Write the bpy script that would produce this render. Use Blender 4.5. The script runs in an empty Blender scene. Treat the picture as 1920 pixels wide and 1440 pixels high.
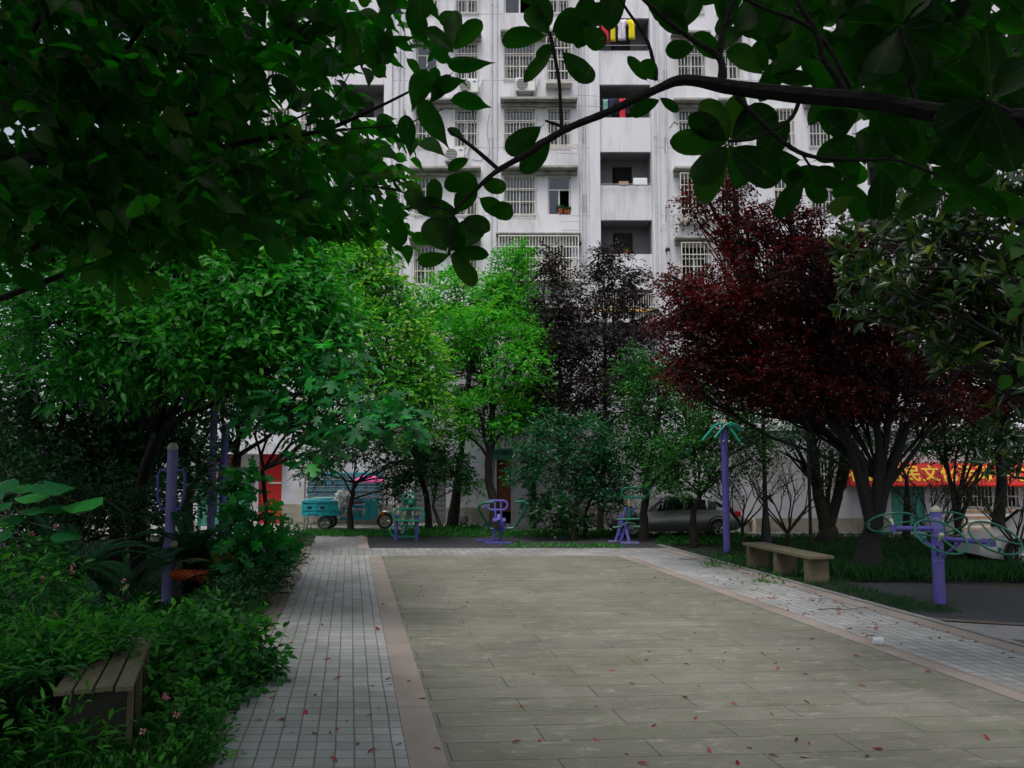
import bpy, math, random
import numpy as np
from mathutils import Vector, Matrix, noise
random.seed(7)
RNG = np.random.default_rng(11)
F = 1600.0; PITCH = math.atan(142/1600.0); CP, SP = math.cos(PITCH), math.sin(PITCH); CH = 2.5
scene = bpy.context.scene
COL = scene.collection
R = math.radians

# ---------- photo measurement helpers: a direction in the photo turned into a metric position ----------
def W(px, py, Y):
    v = 720-py; den = F*CP - v*SP
    return Vector(((px-960)*Y/den, Y, CH + Y*(F*SP+v*CP)/den))
def G(px, py, z=0.0):
    v = 720-py; dz = F*SP+v*CP; t = (z-CH)/dz
    return Vector(((px-960)*t, (F*CP-v*SP)*t, z))
def S(Y): return Y/F

# ---------- mesh accumulation ----------
class MB:
    def __init__(s): s.v=[]; s.f=[]; s.n=0
    def add(s, v, f):
        s.v.extend([tuple(p) for p in v]); s.f.extend([tuple(i+s.n for i in q) for q in f]); s.n+=len(v); return s
    def box(s, c, d, rot=None, taper=1.0):
        x,y,z = d[0]/2,d[1]/2,d[2]/2
        P=[Vector((sx*x*(taper if sz>0 else 1),sy*y*(taper if sz>0 else 1),sz*z)) for sz in(-1,1) for sy in(-1,1) for sx in(-1,1)]
        if rot is not None: P=[rot@p for p in P]
        c=Vector(c); return s.add([p+c for p in P],[(0,2,3,1),(4,5,7,6),(0,1,5,4),(2,6,7,3),(0,4,6,2),(1,3,7,5)])
    def span(s, x0,x1,y0,y1,z0,z1): return s.box(((x0+x1)/2,(y0+y1)/2,(z0+z1)/2),(abs(x1-x0),abs(y1-y0),abs(z1-z0)))
    def tube(s, pts, rad, n=8, closed=False, caps=True):
        pts=[Vector(p) for p in pts]; m=len(pts)
        if not hasattr(rad,'__len__'): rad=[rad]*m
        up=None; V=[]
        for i,p in enumerate(pts):
            if closed: t=(pts[(i+1)%m]-pts[i-1]).normalized()
            else: t=(pts[min(i+1,m-1)]-pts[max(i-1,0)]).normalized()
            if up is None:
                a=Vector((0,0,1)) if abs(t.z)<.9 else Vector((1,0,0)); up=t.cross(a).normalized()
            up=(up-t*up.dot(t));
            if up.length<1e-6: up=t.orthogonal()
            up.normalize(); b=t.cross(up)
            for k in range(n):
                a=2*math.pi*k/n; V.append(p+(up*math.cos(a)+b*math.sin(a))*rad[i])
        Fc=[]
        for i in range(m if closed else m-1):
            j=(i+1)%m
            for k in range(n):
                k2=(k+1)%n; Fc.append((i*n+k,i*n+k2,j*n+k2,j*n+k))
        if caps and not closed: Fc.append(tuple(range(n-1,-1,-1))); Fc.append(tuple((m-1)*n+k for k in range(n)))
        return s.add(V,Fc)
    def lathe(s, prof, c=(0,0,0), axis=(0,0,1), n=20):
        ax=Vector(axis).normalized(); u=ax.orthogonal().normalized(); w=ax.cross(u); c=Vector(c); V=[];Fc=[]
        for r,h in prof:
            for k in range(n):
                a=2*math.pi*k/n; V.append(c+ax*h+(u*math.cos(a)+w*math.sin(a))*max(r,1e-4))
        for i in range(len(prof)-1):
            for k in range(n):
                k2=(k+1)%n; Fc.append((i*n+k,i*n+k2,(i+1)*n+k2,(i+1)*n+k))
        return s.add(V,Fc)
    def prism(s, poly, y0, y1, frame=None):
        # polygon in (x,z), extruded along y
        m=len(poly); V=[Vector((p[0],y0,p[1])) for p in poly]+[Vector((p[0],y1,p[1])) for p in poly]
        if frame is not None: V=[frame@v for v in V]
        return s.add(V,[tuple(range(m)),tuple(range(2*m-1,m-1,-1))]+[(i,i+m,(i+1)%m+m,(i+1)%m) for i in range(m)])
    def sphere(s, c, r, n=12, sc=(1,1,1)):
        V=[];Fc=[];m=n//2+1
        for i in range(m+1):
            th=math.pi*i/m
            for k in range(n):
                a=2*math.pi*k/n; V.append(Vector(c)+Vector((r*sc[0]*math.sin(th)*math.cos(a),r*sc[1]*math.sin(th)*math.sin(a),r*sc[2]*math.cos(th))))
        for i in range(m):
            for k in range(n):
                k2=(k+1)%n; Fc.append((i*n+k,(i+1)*n+k,(i+1)*n+k2,i*n+k2))
        return s.add(V,Fc)
    def build(s, name, mat, parent=None, smooth=False, bevel=0, loc=None, recalc=False):
        me=bpy.data.meshes.new(name); me.from_pydata([tuple(p) for p in s.v],[],s.f); me.validate()
        if recalc or True:
            import bmesh
            bm=bmesh.new(); bm.from_mesh(me); bmesh.ops.recalc_face_normals(bm,faces=bm.faces); bm.to_mesh(me); bm.free()
        return link(name, me, mat, parent, smooth, bevel, loc)
def wloc(o):
    v=Vector(o.location)
    while o.parent is not None: o=o.parent; v=v+Vector(o.location)
    return v
def link(name, me, mat, parent=None, smooth=False, bevel=0, loc=None):
    me.materials.append(mat)
    if smooth:
        me.polygons.foreach_set('use_smooth',[True]*len(me.polygons))
    o=bpy.data.objects.new(name, me); COL.objects.link(o)
    if smooth and len(me.polygons)<20000:
        try: me.set_sharp_from_angle(angle=R(40))
        except Exception: pass
    if bevel:
        b=o.modifiers.new('bevel','BEVEL'); b.width=bevel; b.segments=2; b.limit_method='ANGLE'
    if parent is not None:
        o.parent=parent
        if loc is None: o.location = -wloc(parent)    # meshes are given in world coordinates
        else: o.location=loc
    elif loc is not None: o.location=loc
    return o
def tag(o, label=None, cat=None, group=None, kind=None):
    if label: o['label']=label
    if cat: o['category']=cat
    if group: o['group']=group
    if kind: o['kind']=kind
    return o
def thing(name, loc, label, cat, group=None):
    o=bpy.data.objects.new(name,None); COL.objects.link(o); o.location=loc; o.empty_display_size=.2
    return tag(o,label,cat,group)
def struct(name, mb, mat, smooth=False):
    return tag(mb.build(name,mat,None,smooth),kind='structure')
def copy_tree(o, parent=None):
    c=o.copy(); COL.objects.link(c)
    if parent is not None: c.parent=parent
    for ch in list(o.children): copy_tree(ch,c)
    return c

def build_loose(mb,name,mat,parent,smooth=False,bevel=0):
    """every connected piece becomes a part of its own"""
    par=list(range(mb.n))
    def f(i):
        while par[i]!=i: par[i]=par[par[i]]; i=par[i]
        return i
    for q in mb.f:
        for a in q[1:]: par[f(a)]=f(q[0])
    grp={}
    for q in mb.f: grp.setdefault(f(q[0]),[]).append(q)
    outp=[]
    for r_,fs in grp.items():
        ids=sorted({i for q in fs for i in q}); mp={i:k for k,i in enumerate(ids)}; m2=MB(); m2.add([mb.v[i] for i in ids],[tuple(mp[i] for i in q) for q in fs]); outp.append(m2.build(name,mat,parent,smooth,bevel))
    return outp
# ---------- materials ----------
def newmat(name):
    m=bpy.data.materials.new(name); m.use_nodes=True; nt=m.node_tree; nt.nodes.clear()
    out=nt.nodes.new('ShaderNodeOutputMaterial'); return m,nt,out
def nd(nt,t,**kw):
    n=nt.nodes.new(t)
    for k,v in kw.items():
        if k in n.inputs: n.inputs[k].default_value=v
        else: setattr(n,k,v)
    return n
def c4(c): return (c[0],c[1],c[2],1)
def ramp(nt,stops,fac=None,interp='LINEAR'):
    r=nt.nodes.new('ShaderNodeValToRGB'); r.color_ramp.interpolation=interp
    el=r.color_ramp.elements
    while len(el)<len(stops): el.new(.5)
    for e,(p,c) in zip(el,stops): e.position=p; e.color=c4(c)
    if fac is not None: nt.links.new(fac,r.inputs[0])
    return r
def mix(nt,a,b,fac,mode='MIX'):
    m=nt.nodes.new('ShaderNodeMix'); m.data_type='RGBA'; m.blend_type=mode
    for s_,v in ((m.inputs[6],a),(m.inputs[7],b),(m.inputs[0],fac)):
        if hasattr(v,'is_linked') or hasattr(v,'links'): nt.links.new(v,s_)
        elif isinstance(v,(int,float)): s_.default_value=v
        else: s_.default_value=c4(v)
    return m.outputs[2]
def plain(name, col, rough=.6, metal=0, var=.25, scale=3, dirt=None, dirtscale=1.2, dirtamt=.5, bump=0, bscale=40, stretch=(1,1,1), spec=.5):
    """weathered paint / stone / metal: base colour broken up by two noises, optional dirt colour and bump"""
    m,nt,out=newmat(name)
    tc=nd(nt,'ShaderNodeTexCoord'); mp=nd(nt,'ShaderNodeMapping'); mp.inputs['Scale'].default_value=stretch
    nt.links.new(tc.outputs['Object'],mp.inputs[0])
    n1=nd(nt,'ShaderNodeTexNoise',Scale=scale,Detail=6,Roughness=.6); nt.links.new(mp.outputs[0],n1.inputs['Vector'])
    r=ramp(nt,[(.3,[x*(1-var) for x in col]),(.7,[min(1,x*(1+var*.6)) for x in col])],n1.outputs[0])
    colr=r.outputs[0]
    if dirt is not None:
        n2=nd(nt,'ShaderNodeTexNoise',Scale=dirtscale,Detail=8,Roughness=.65); nt.links.new(mp.outputs[0],n2.inputs['Vector'])
        rr=ramp(nt,[(.48,(0,0,0)),(.7,(dirtamt,)*3)],n2.outputs[0])
        colr=mix(nt,colr,dirt,rr.outputs[0])
    p=nd(nt,'ShaderNodeBsdfPrincipled',Roughness=rough,Metallic=metal); p.inputs['Specular IOR Level'].default_value=spec
    nt.links.new(colr,p.inputs['Base Color'])
    if bump:
        n3=nd(nt,'ShaderNodeTexNoise',Scale=bscale,Detail=4); nt.links.new(mp.outputs[0],n3.inputs['Vector'])
        b=nd(nt,'ShaderNodeBump',Strength=bump,Distance=.02); nt.links.new(n3.outputs[0],b.inputs['Height']); nt.links.new(b.outputs[0],p.inputs['Normal'])
    nt.links.new(p.outputs[0],out.inputs[0]); return m
def leafmat(name, cols, trans=.35, tcol=None, rough=.38, spec=.3, veins=False):
    """cols: three colours along the per-leaf tint"""
    m,nt,out=newmat(name)
    at=nd(nt,'ShaderNodeAttribute',attribute_name='tint')
    r=ramp(nt,[(0,cols[0]),(.5,cols[1]),(1,cols[2])],at.outputs['Fac'])
    geo=nd(nt,'ShaderNodeNewGeometry')
    tc=nd(nt,'ShaderNodeTexCoord'); n1=nd(nt,'ShaderNodeTexNoise',Scale=14,Detail=3); nt.links.new(tc.outputs['Object'],n1.inputs['Vector'])
    rr=ramp(nt,[(.3,(.75,.75,.75)),(.7,(1.15,1.15,1.15))],n1.outputs[0])
    base=mix(nt,r.outputs[0],rr.outputs[0],1.0,'MULTIPLY')
    if veins:
        la=nd(nt,'ShaderNodeAttribute',attribute_name='lc'); sx=nd(nt,'ShaderNodeSeparateXYZ'); nt.links.new(la.outputs['Vector'],sx.inputs[0])
        ab=nd(nt,'ShaderNodeMath',operation='ABSOLUTE'); nt.links.new(sx.outputs[1],ab.inputs[0])
        mr=ramp(nt,[(.008,(.6,.6,.6)),(.03,(0,0,0))],ab.outputs[0])
        w1=nd(nt,'ShaderNodeMath',operation='MULTIPLY_ADD'); nt.links.new(ab.outputs[0],w1.inputs[0]); w1.inputs[1].default_value=-.55; nt.links.new(sx.outputs[0],w1.inputs[2])
        w2=nd(nt,'ShaderNodeMath',operation='MULTIPLY'); nt.links.new(w1.outputs[0],w2.inputs[0]); w2.inputs[1].default_value=62
        w3=nd(nt,'ShaderNodeMath',operation='SINE'); nt.links.new(w2.outputs[0],w3.inputs[0])
        vr=ramp(nt,[(.80,(0,0,0)),(1.0,(.07,.07,.07))],w3.outputs[0])
        base=mix(nt,base,(.02,.045,.01),vr.outputs[0]); base=mix(nt,base,(.022,.045,.01),mr.outputs[0])
        sn=nd(nt,'ShaderNodeTexNoise',Scale=38,Detail=4); nt.links.new(tc.outputs['Object'],sn.inputs['Vector']); sr=ramp(nt,[(.66,(0,0,0)),(.74,(.7,.7,.7))],sn.outputs[0]); base=mix(nt,base,(.10,.06,.02),sr.outputs[0])
    p=nd(nt,'ShaderNodeBsdfPrincipled',Roughness=rough); p.inputs['Specular IOR Level'].default_value=spec
    nt.links.new(base,p.inputs['Base Color'])
    t=nd(nt,'ShaderNodeBsdfTranslucent')
    tm=mix(nt,base,tcol if tcol else (1.6,1.9,.7),1.0,'MULTIPLY'); nt.links.new(tm,t.inputs[0])
    ms=nd(nt,'ShaderNodeMixShader'); ms.inputs[0].default_value=trans
    nt.links.new(p.outputs[0],ms.inputs[1]); nt.links.new(t.outputs[0],ms.inputs[2]); nt.links.new(ms.outputs[0],out.inputs[0]); return m

def paving(name, bw, bh, mortar, c1, c2, cm, offset=.5, rough=.7, streak=0, stain=None, bumpd=.004, wob=.006, moss=None, scratch=0):
    m,nt,out=newmat(name)
    uv=nd(nt,'ShaderNodeUVMap'); wn=nd(nt,'ShaderNodeTexNoise',Scale=1.1,Detail=2); nt.links.new(uv.outputs[0],wn.inputs['Vector'])
    sub=nd(nt,'ShaderNodeVectorMath',operation='SUBTRACT'); sub.inputs[1].default_value=(.5,.5,.5); nt.links.new(wn.outputs['Color'],sub.inputs[0])
    sc=nd(nt,'ShaderNodeVectorMath',operation='SCALE'); sc.inputs['Scale'].default_value=wob*4; nt.links.new(sub.outputs[0],sc.inputs[0])
    ad=nd(nt,'ShaderNodeVectorMath',operation='ADD'); nt.links.new(uv.outputs[0],ad.inputs[0]); nt.links.new(sc.outputs[0],ad.inputs[1])
    br=nd(nt,'ShaderNodeTexBrick'); br.offset=offset; br.squash=1
    for k,v in (('Scale',1.0),('Mortar Size',mortar),('Mortar Smooth',.3),('Bias',0),('Brick Width',bw),('Row Height',bh)): br.inputs[k].default_value=v
    br.inputs['Color1'].default_value=c4(c1); br.inputs['Color2'].default_value=c4(c2); br.inputs['Mortar'].default_value=c4(cm)
    nt.links.new(ad.outputs[0],br.inputs['Vector'])
    col=br.outputs['Color']
    # fine grain
    g=nd(nt,'ShaderNodeTexNoise',Scale=90,Detail=3,Roughness=.7); nt.links.new(uv.outputs[0],g.inputs['Vector'])
    gr=ramp(nt,[(.35,(.6,.6,.6)),(.65,(1.35,1.35,1.35))],g.outputs[0]); col=mix(nt,col,gr.outputs[0],.7,'MULTIPLY')
    # large patches
    l=nd(nt,'ShaderNodeTexNoise',Scale=.55,Detail=7,Roughness=.6); nt.links.new(uv.outputs[0],l.inputs['Vector'])
    lr=ramp(nt,[(.3,(.62,.62,.6)),(.72,(1.18,1.18,1.16))],l.outputs[0]); col=mix(nt,col,lr.outputs[0],.9,'MULTIPLY')
    if scratch:
        mp=nd(nt,'ShaderNodeMapping'); mp.inputs['Scale'].default_value=(1.1,3.4,1)
        v1=nd(nt,'ShaderNodeTexNoise',Scale=34,Detail=2,Roughness=.6); nt.links.new(uv.outputs[0],v1.inputs['Vector']); vv=ramp(nt,[(.60,(0,0,0)),(.70,(.55,.55,.55))],v1.outputs[0])
        v2=nd(nt,'ShaderNodeTexNoise',Scale=.5,Detail=3); nt.links.new(uv.outputs[0],v2.inputs['Vector']); v3=ramp(nt,[(.45,(0,0,0)),(.62,(1,1,1))],v2.outputs[0])
        vm=mix(nt,vv.outputs[0],v3.outputs[0],1.0,'MULTIPLY'); col=mix(nt,col,(.42,.41,.36),vm); nt.links.new(uv.outputs[0],mp.inputs[0])
        s1=nd(nt,'ShaderNodeTexNoise',Scale=2.2,Detail=10,Roughness=.78,Distortion=.9); nt.links.new(mp.outputs[0],s1.inputs['Vector'])
        sr=ramp(nt,[(.54,(0,0,0)),(.70,(scratch,)*3)],s1.outputs[0]); col=mix(nt,col,(.46,.44,.37),sr.outputs[0])
        s2=nd(nt,'ShaderNodeTexNoise',Scale=.9,Detail=6,Roughness=.7); nt.links.new(mp.outputs[0],s2.inputs['Vector'])
        sr2=ramp(nt,[(.54,(0,0,0)),(.74,(.7,)*3)],s2.outputs[0]); col=mix(nt,col,(.07,.07,.065),sr2.outputs[0])
    if moss:
        m1=nd(nt,'ShaderNodeTexNoise',Scale=.7,Detail=9,Roughness=.7); 
        mpp=nd(nt,'ShaderNodeMapping'); mpp.inputs['Location'].default_value=(7,3,0); nt.links.new(uv.outputs[0],mpp.inputs[0]); nt.links.new(mpp.outputs[0],m1.inputs['Vector'])
        mr=ramp(nt,[(.5,(0,0,0)),(.75,(moss[3],)*3)],m1.outputs[0]); col=mix(nt,col,moss[:3],mr.outputs[0])
    p=nd(nt,'ShaderNodeBsdfPrincipled',Roughness=rough); nt.links.new(col,p.inputs['Base Color'])
    add=nd(nt,'ShaderNodeMath',operation='MULTIPLY_ADD'); nt.links.new(br.outputs['Fac'],add.inputs[0]); add.inputs[1].default_value=-1; nt.links.new(g.outputs[0],add.inputs[2])
    b=nd(nt,'ShaderNodeBump',Strength=.6,Distance=bumpd); nt.links.new(add.outputs[0],b.inputs['Height']); nt.links.new(b.outputs[0],p.inputs['Normal'])
    nt.links.new(p.outputs[0],out.inputs[0]); return m

M={}
M['court']=paving('court_stone',1.75,.46,.007,(.215,.210,.178),(.188,.184,.154),(.06,.058,.05),rough=.75,scratch=.75,moss=(.10,.11,.05,.6),bumpd=.004)
M['paver']=paving('paver_stone',.165,.21,.009,(.42,.43,.445),(.33,.34,.355),(.17,.175,.14),offset=0,rough=.8,moss=(.13,.15,.08,.45),bumpd=.010,wob=.007)
M['band']=paving('band_stone',.21,.55,.009,(.33,.33,.34),(.25,.25,.25),(.09,.09,.08),offset=0,rough=.8,moss=(.15,.15,.12,.3))
M['pink']=paving('pink_granite',1.2,3.0,.006,(.35,.295,.27),(.30,.26,.24),(.12,.10,.09),offset=0,rough=.8,moss=(.2,.18,.14,.5),wob=.002)
M['concrete']=plain('concrete',(.25,.25,.25),.85,var=.3,dirt=(.11,.115,.10),bump=.3)
M['rubber']=paving('rubber_mat',1.0,1.0,.01,(.034,.038,.045),(.024,.028,.033),(.012,.013,.015),offset=0,rough=.85)
M['soil']=plain('soil',(.028,.024,.016),.95,var=.5,scale=6,dirt=(.02,.035,.012),dirtscale=2,bump=.8)
M['road']=plain('road_concrete',(.30,.29,.27),.85,var=.3,dirt=(.14,.13,.10),bump=.3)
M['wall']=plain('wall_paint',(.66,.66,.71),.75,var=.07,scale=.6,dirt=(.38,.36,.36),dirtscale=1.3,dirtamt=.7,stretch=(1.4,1,.22),bump=.1)
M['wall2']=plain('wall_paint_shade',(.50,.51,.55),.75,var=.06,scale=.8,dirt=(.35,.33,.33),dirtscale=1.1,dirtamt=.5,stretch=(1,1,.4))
M['lowwall']=plain('lower_wall_paint',(.50,.50,.55),.8,var=.08,scale=1.2,dirt=(.30,.27,.22),dirtscale=.7,dirtamt=.8,bump=.1)
M['plinth']=plain('plinth_render',(.27,.25,.20),.9,var=.25,scale=2,dirt=(.13,.11,.08),dirtscale=1.5,dirtamt=.8,bump=.4)
M['ledge']=plain('stained_ledge',(.36,.35,.33),.85,var=.3,scale=3,dirt=(.13,.12,.10),dirtscale=2,dirtamt=.85)
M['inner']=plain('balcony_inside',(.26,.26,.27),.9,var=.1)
M['dark']=plain('dark_interior',(.015,.016,.02),.8,var=.2)
M['white']=plain('white_frame',(.72,.71,.68),.5,var=.08,dirt=(.4,.33,.25),dirtscale=3,dirtamt=.5)
M['grille']=plain('grille_paint',(.62,.60,.55),.5,var=.12,scale=5,dirt=(.30,.20,.12),dirtscale=4,dirtamt=.6)
M['pipe']=plain('drain_pipe',(.55,.56,.60),.5,var=.1,dirt=(.3,.3,.3),dirtscale=2,dirtamt=.4)
M['greypipe']=plain('grey_patch',(.36,.37,.42),.6,var=.1)
M['curtain_blue']=plain('blue_curtain',(.10,.17,.48),.9,var=.2,scale=2,stretch=(12,1,.3))
M['curtain_white']=plain('white_curtain',(.62,.62,.60),.9,var=.25,scale=2,stretch=(14,1,.3))
M['curtain_green']=plain('green_film',(.10,.30,.24),.5,var=.2)
M['curtain_grey']=plain('grey_curtain',(.22,.20,.18),.9,var=.3,scale=2,stretch=(14,1,.3))
M['acmetal']=plain('ac_case',(.68,.68,.66),.45,var=.06,dirt=(.4,.38,.33),dirtscale=3,dirtamt=.4)
M['black']=plain('black_paint',(.012,.012,.013),.5,var=.2)
M['rubbert']=plain('tyre',(.018,.018,.018),.85,var=.2,bump=.2)
M['purple']=plain('purple_paint',(.10,.09,.42),.5,var=.12,scale=4,dirt=(.12,.09,.10),dirtscale=9,dirtamt=.9)
M['purple2']=plain('faded_purple_paint',(.18,.165,.44),.55,var=.12,scale=4,dirt=(.30,.26,.28),dirtscale=7,dirtamt=.9)
M['green']=plain('green_paint',(.004,.13,.08),.4,var=.15,scale=6,dirt=(.03,.11,.08),dirtscale=5,dirtamt=.5)
M['mint']=plain('mint_paint',(.02,.42,.28),.32,var=.15,scale=6)
M['orange']=plain('orange_plastic',(.62,.10,.02),.4,var=.15,scale=10)
M['cap']=plain('cream_cap',(.45,.42,.32),.6,var=.2,scale=8)
M['steel']=plain('steel',(.5,.5,.5),.3,metal=1,var=.2)
M['turq']=plain('turquoise_paint',(.02,.34,.40),.35,var=.1,scale=4,dirt=(.05,.22,.25),dirtscale=3,dirtamt=.4)
M['bluesheet']=plain('blue_sheet',(.04,.24,.34),.6,var=.3,scale=3,dirt=(.25,.22,.2),dirtscale=2.2,dirtamt=.8)
M['pinkcloth']=plain('pink_cloth',(.85,.10,.42),.7,var=.15,scale=6)
M['bag']=plain('white_plastic',(.75,.78,.80),.35,var=.15,scale=9)
M['red']=plain('red_paint',(.55,.012,.008),.55,var=.15,scale=2)
M['darkred']=plain('dark_red_board',(.22,.025,.018),.7,var=.2)
M['brown']=plain('brown_door',(.26,.065,.03),.65,var=.15,scale=2,stretch=(6,1,.6))
M['bannerred']=plain('banner_red',(.55,.014,.006),.6,var=.08)
M['yellow']=plain('banner_yellow',(.85,.52,.03),.6,var=.05)
M['gaspipe']=plain('yellow_pipe',(.70,.42,.04),.5,var=.15)
M['shutter']=plain('grey_shutter',(.13,.14,.155),.6,var=.2,scale=2,dirt=(.07,.06,.05),dirtscale=2)
M['greendoor']=plain('green_metal_door',(.04,.27,.21),.5,var=.15,scale=2,dirt=(.03,.13,.10),dirtscale=2)
M['greencanopy']=plain('green_canopy',(.04,.20,.15),.6,var=.2)
M['sheet']=plain('white_corrugated',(.58,.58,.62),.6,var=.1,dirt=(.3,.28,.25),dirtscale=1,stretch=(1,1,1))
M['benchstone']=plain('bench_stone',(.15,.13,.08),.85,var=.3,scale=5,dirt=(.12,.135,.06),dirtscale=3,dirtamt=.7,bump=.5,bscale=30)
M['benchleg']=plain('bench_leg_stone',(.15,.12,.075),.9,var=.3,scale=6,dirt=(.10,.10,.05),dirtscale=3,bump=.5)
M['wood']=plain('old_wood',(.17,.145,.095),.85,var=.4,scale=2.5,stretch=(9,1.2,6),dirt=(.13,.14,.08),dirtscale=1.5,dirtamt=.6,bump=.4)
M['bark']=plain('bark',(.022,.018,.014),.95,var=.5,scale=7,stretch=(1,1,.35),dirt=(.035,.038,.022),dirtscale=3,dirtamt=.5,bump=1,bscale=18)
M['barkpale']=plain('pale_bark',(.13,.11,.085),.9,var=.4,scale=7,stretch=(1,1,.4),bump=.6,bscale=20)
M['barkdark']=plain('dark_bark',(.010,.009,.009),.95,var=.4,scale=9,bump=.7)
M['carwhite']=plain('car_white',(.60,.61,.62),.25,var=.04,spec=.6)
M['carsilver2']=plain('car_silver',(.34,.35,.34),.28,metal=.75,var=.04)
M['carsilver']=plain('car_grey_side',(.44,.46,.44),.3,var=.06)
M['tail']=plain('tail_lamp_red',(.65,.01,.01),.2,var=.1)
M['amber']=plain('amber',(.75,.22,.03),.3,var=.1)
M['cyl']=plain('drain_white',(.62,.56,.45),.6,var=.2,dirt=(.35,.2,.1),dirtscale=6)
M['brickstrip']=plain('brown_plank',(.38,.23,.13),.8,var=.3,scale=4)
M['terra']=plain('terracotta',(.50,.13,.05),.8,var=.2)
M['lampgrey']=plain('lamp_grey',(.42,.44,.42),.6,var=.1)
M['glassdark']=plain('car_glass',(.012,.015,.016),.08,var=.1,spec=.8)
def glassmat():
    m,nt,out=newmat('window_glass'); t=nd(nt,'ShaderNodeBsdfTransparent'); t.inputs[0].default_value=(.42,.46,.5,1)
    g=nd(nt,'ShaderNodeBsdfGlossy',Roughness=.05); g.inputs[0].default_value=(.9,.95,1,1)
    ms=nd(nt,'ShaderNodeMixShader'); ms.inputs[0].default_value=.06
    nt.links.new(t.outputs[0],ms.inputs[1]); nt.links.new(g.outputs[0],ms.inputs[2]); nt.links.new(ms.outputs[0],out.inputs[0]); return m
M['glass']=glassmat()
def cupmat():
    m,nt,out=newmat('clear_plastic'); t=nd(nt,'ShaderNodeBsdfTransparent'); t.inputs[0].default_value=(.9,.92,.95,1)
    g=nd(nt,'ShaderNodeBsdfPrincipled',Roughness=.15); g.inputs['Base Color'].default_value=(.75,.8,.85,1)
    ms=nd(nt,'ShaderNodeMixShader'); ms.inputs[0].default_value=.3
    nt.links.new(t.outputs[0],ms.inputs[1]); nt.links.new(g.outputs[0],ms.inputs[2]); nt.links.new(ms.outputs[0],out.inputs[0]); return m
M['cup']=cupmat()
# foliage
M['l_mag']=leafmat('magnolia_leaf',[(.006,.016,.004),(.012,.034,.006),(.06,.06,.012)],trans=.42,tcol=(2.4,8.0,.8),rough=.42,spec=.10,veins=True)
M['l_alder']=leafmat('broad_leaf',[(.007,.024,.006),(.011,.042,.008),(.06,.07,.012)],trans=.42,tcol=(1.6,6.5,.7),rough=.5,spec=.09,veins=True)
M['l_bright']=leafmat('bright_leaf',[(.02,.14,.015),(.045,.30,.025),(.20,.44,.03)],trans=.42,tcol=(1.2,1.9,.5),rough=.42)
M['l_camphor']=leafmat('camphor_leaf',[(.02,.13,.02),(.055,.30,.03),(.30,.50,.05)],trans=.38,tcol=(1.2,1.7,.5),rough=.36)
M['l_mid']=leafmat('mid_leaf',[(.012,.095,.018),(.03,.24,.03),(.12,.42,.035)],trans=.36,tcol=(1.1,1.9,.6),rough=.36,spec=.35)
M['l_fig']=leafmat('fig_leaf',[(.010,.09,.03),(.018,.17,.045),(.05,.42,.05)],trans=.35,tcol=(1.1,1.9,.6),rough=.42)
M['l_dark']=leafmat('dark_leaf',[(.010,.038,.016),(.016,.07,.026),(.035,.12,.035)],trans=.30,tcol=(1.1,2.0,.6),rough=.36,spec=.35)
M['l_plum']=leafmat('plum_leaf',[(.011,.011,.010),(.022,.018,.018),(.045,.035,.030)],trans=.25,tcol=(1.6,1.0,1.0),rough=.34)
M['l_maple']=leafmat('maple_leaf',[(.02,.005,.007),(.055,.009,.010),(.15,.018,.012)],trans=.38,tcol=(2.4,.7,.6),rough=.38)
M['l_privet']=leafmat('privet_leaf',[(.009,.045,.016),(.015,.095,.024),(.08,.26,.03)],trans=.34,tcol=(1.1,1.9,.6),rough=.36)
M['l_osm']=leafmat('osmanthus_leaf',[(.007,.045,.024),(.012,.085,.036),(.03,.16,.05)],trans=.28,tcol=(1.1,1.8,.7),rough=.36,spec=.3)
M['l_shrub']=leafmat('shrub_leaf',[(.007,.05,.014),(.018,.125,.024),(.08,.32,.03)],trans=.33,tcol=(1.1,1.9,.6),rough=.42)
M['l_cycas']=leafmat('cycas_leaf',[(.02,.10,.06),(.06,.20,.13),(.45,.32,.10)],trans=.2,rough=.35)
M['l_grass']=leafmat('grass_leaf',[(.010,.045,.015),(.016,.08,.022),(.04,.16,.025)],trans=.3,rough=.5)
M['l_weed']=leafmat('weed_leaf',[(.02,.12,.02),(.035,.20,.03),(.08,.30,.04)],trans=.35,rough=.5)
M['l_oliv']=leafmat('olive_leaf',[(.008,.035,.012),(.03,.075,.015),(.22,.26,.03)],trans=.3,tcol=(1.4,1.8,.4),rough=.22,spec=.7)
M['petalpink']=leafmat('pink_petal',[(.65,.16,.28),(.75,.25,.35),(.7,.35,.2)],trans=.2,tcol=(1,1,1))
M['fallen']=leafmat('fallen_leaf',[(.10,.012,.016),(.34,.02,.04),(.46,.05,.06)],trans=.1,tcol=(1,.7,.7),rough=.6)
M['fallenb']=leafmat('fallen_leaf_brown',[(.04,.025,.015),(.14,.06,.02),(.30,.20,.03)],trans=.1,tcol=(1,1,1),rough=.6)

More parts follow.
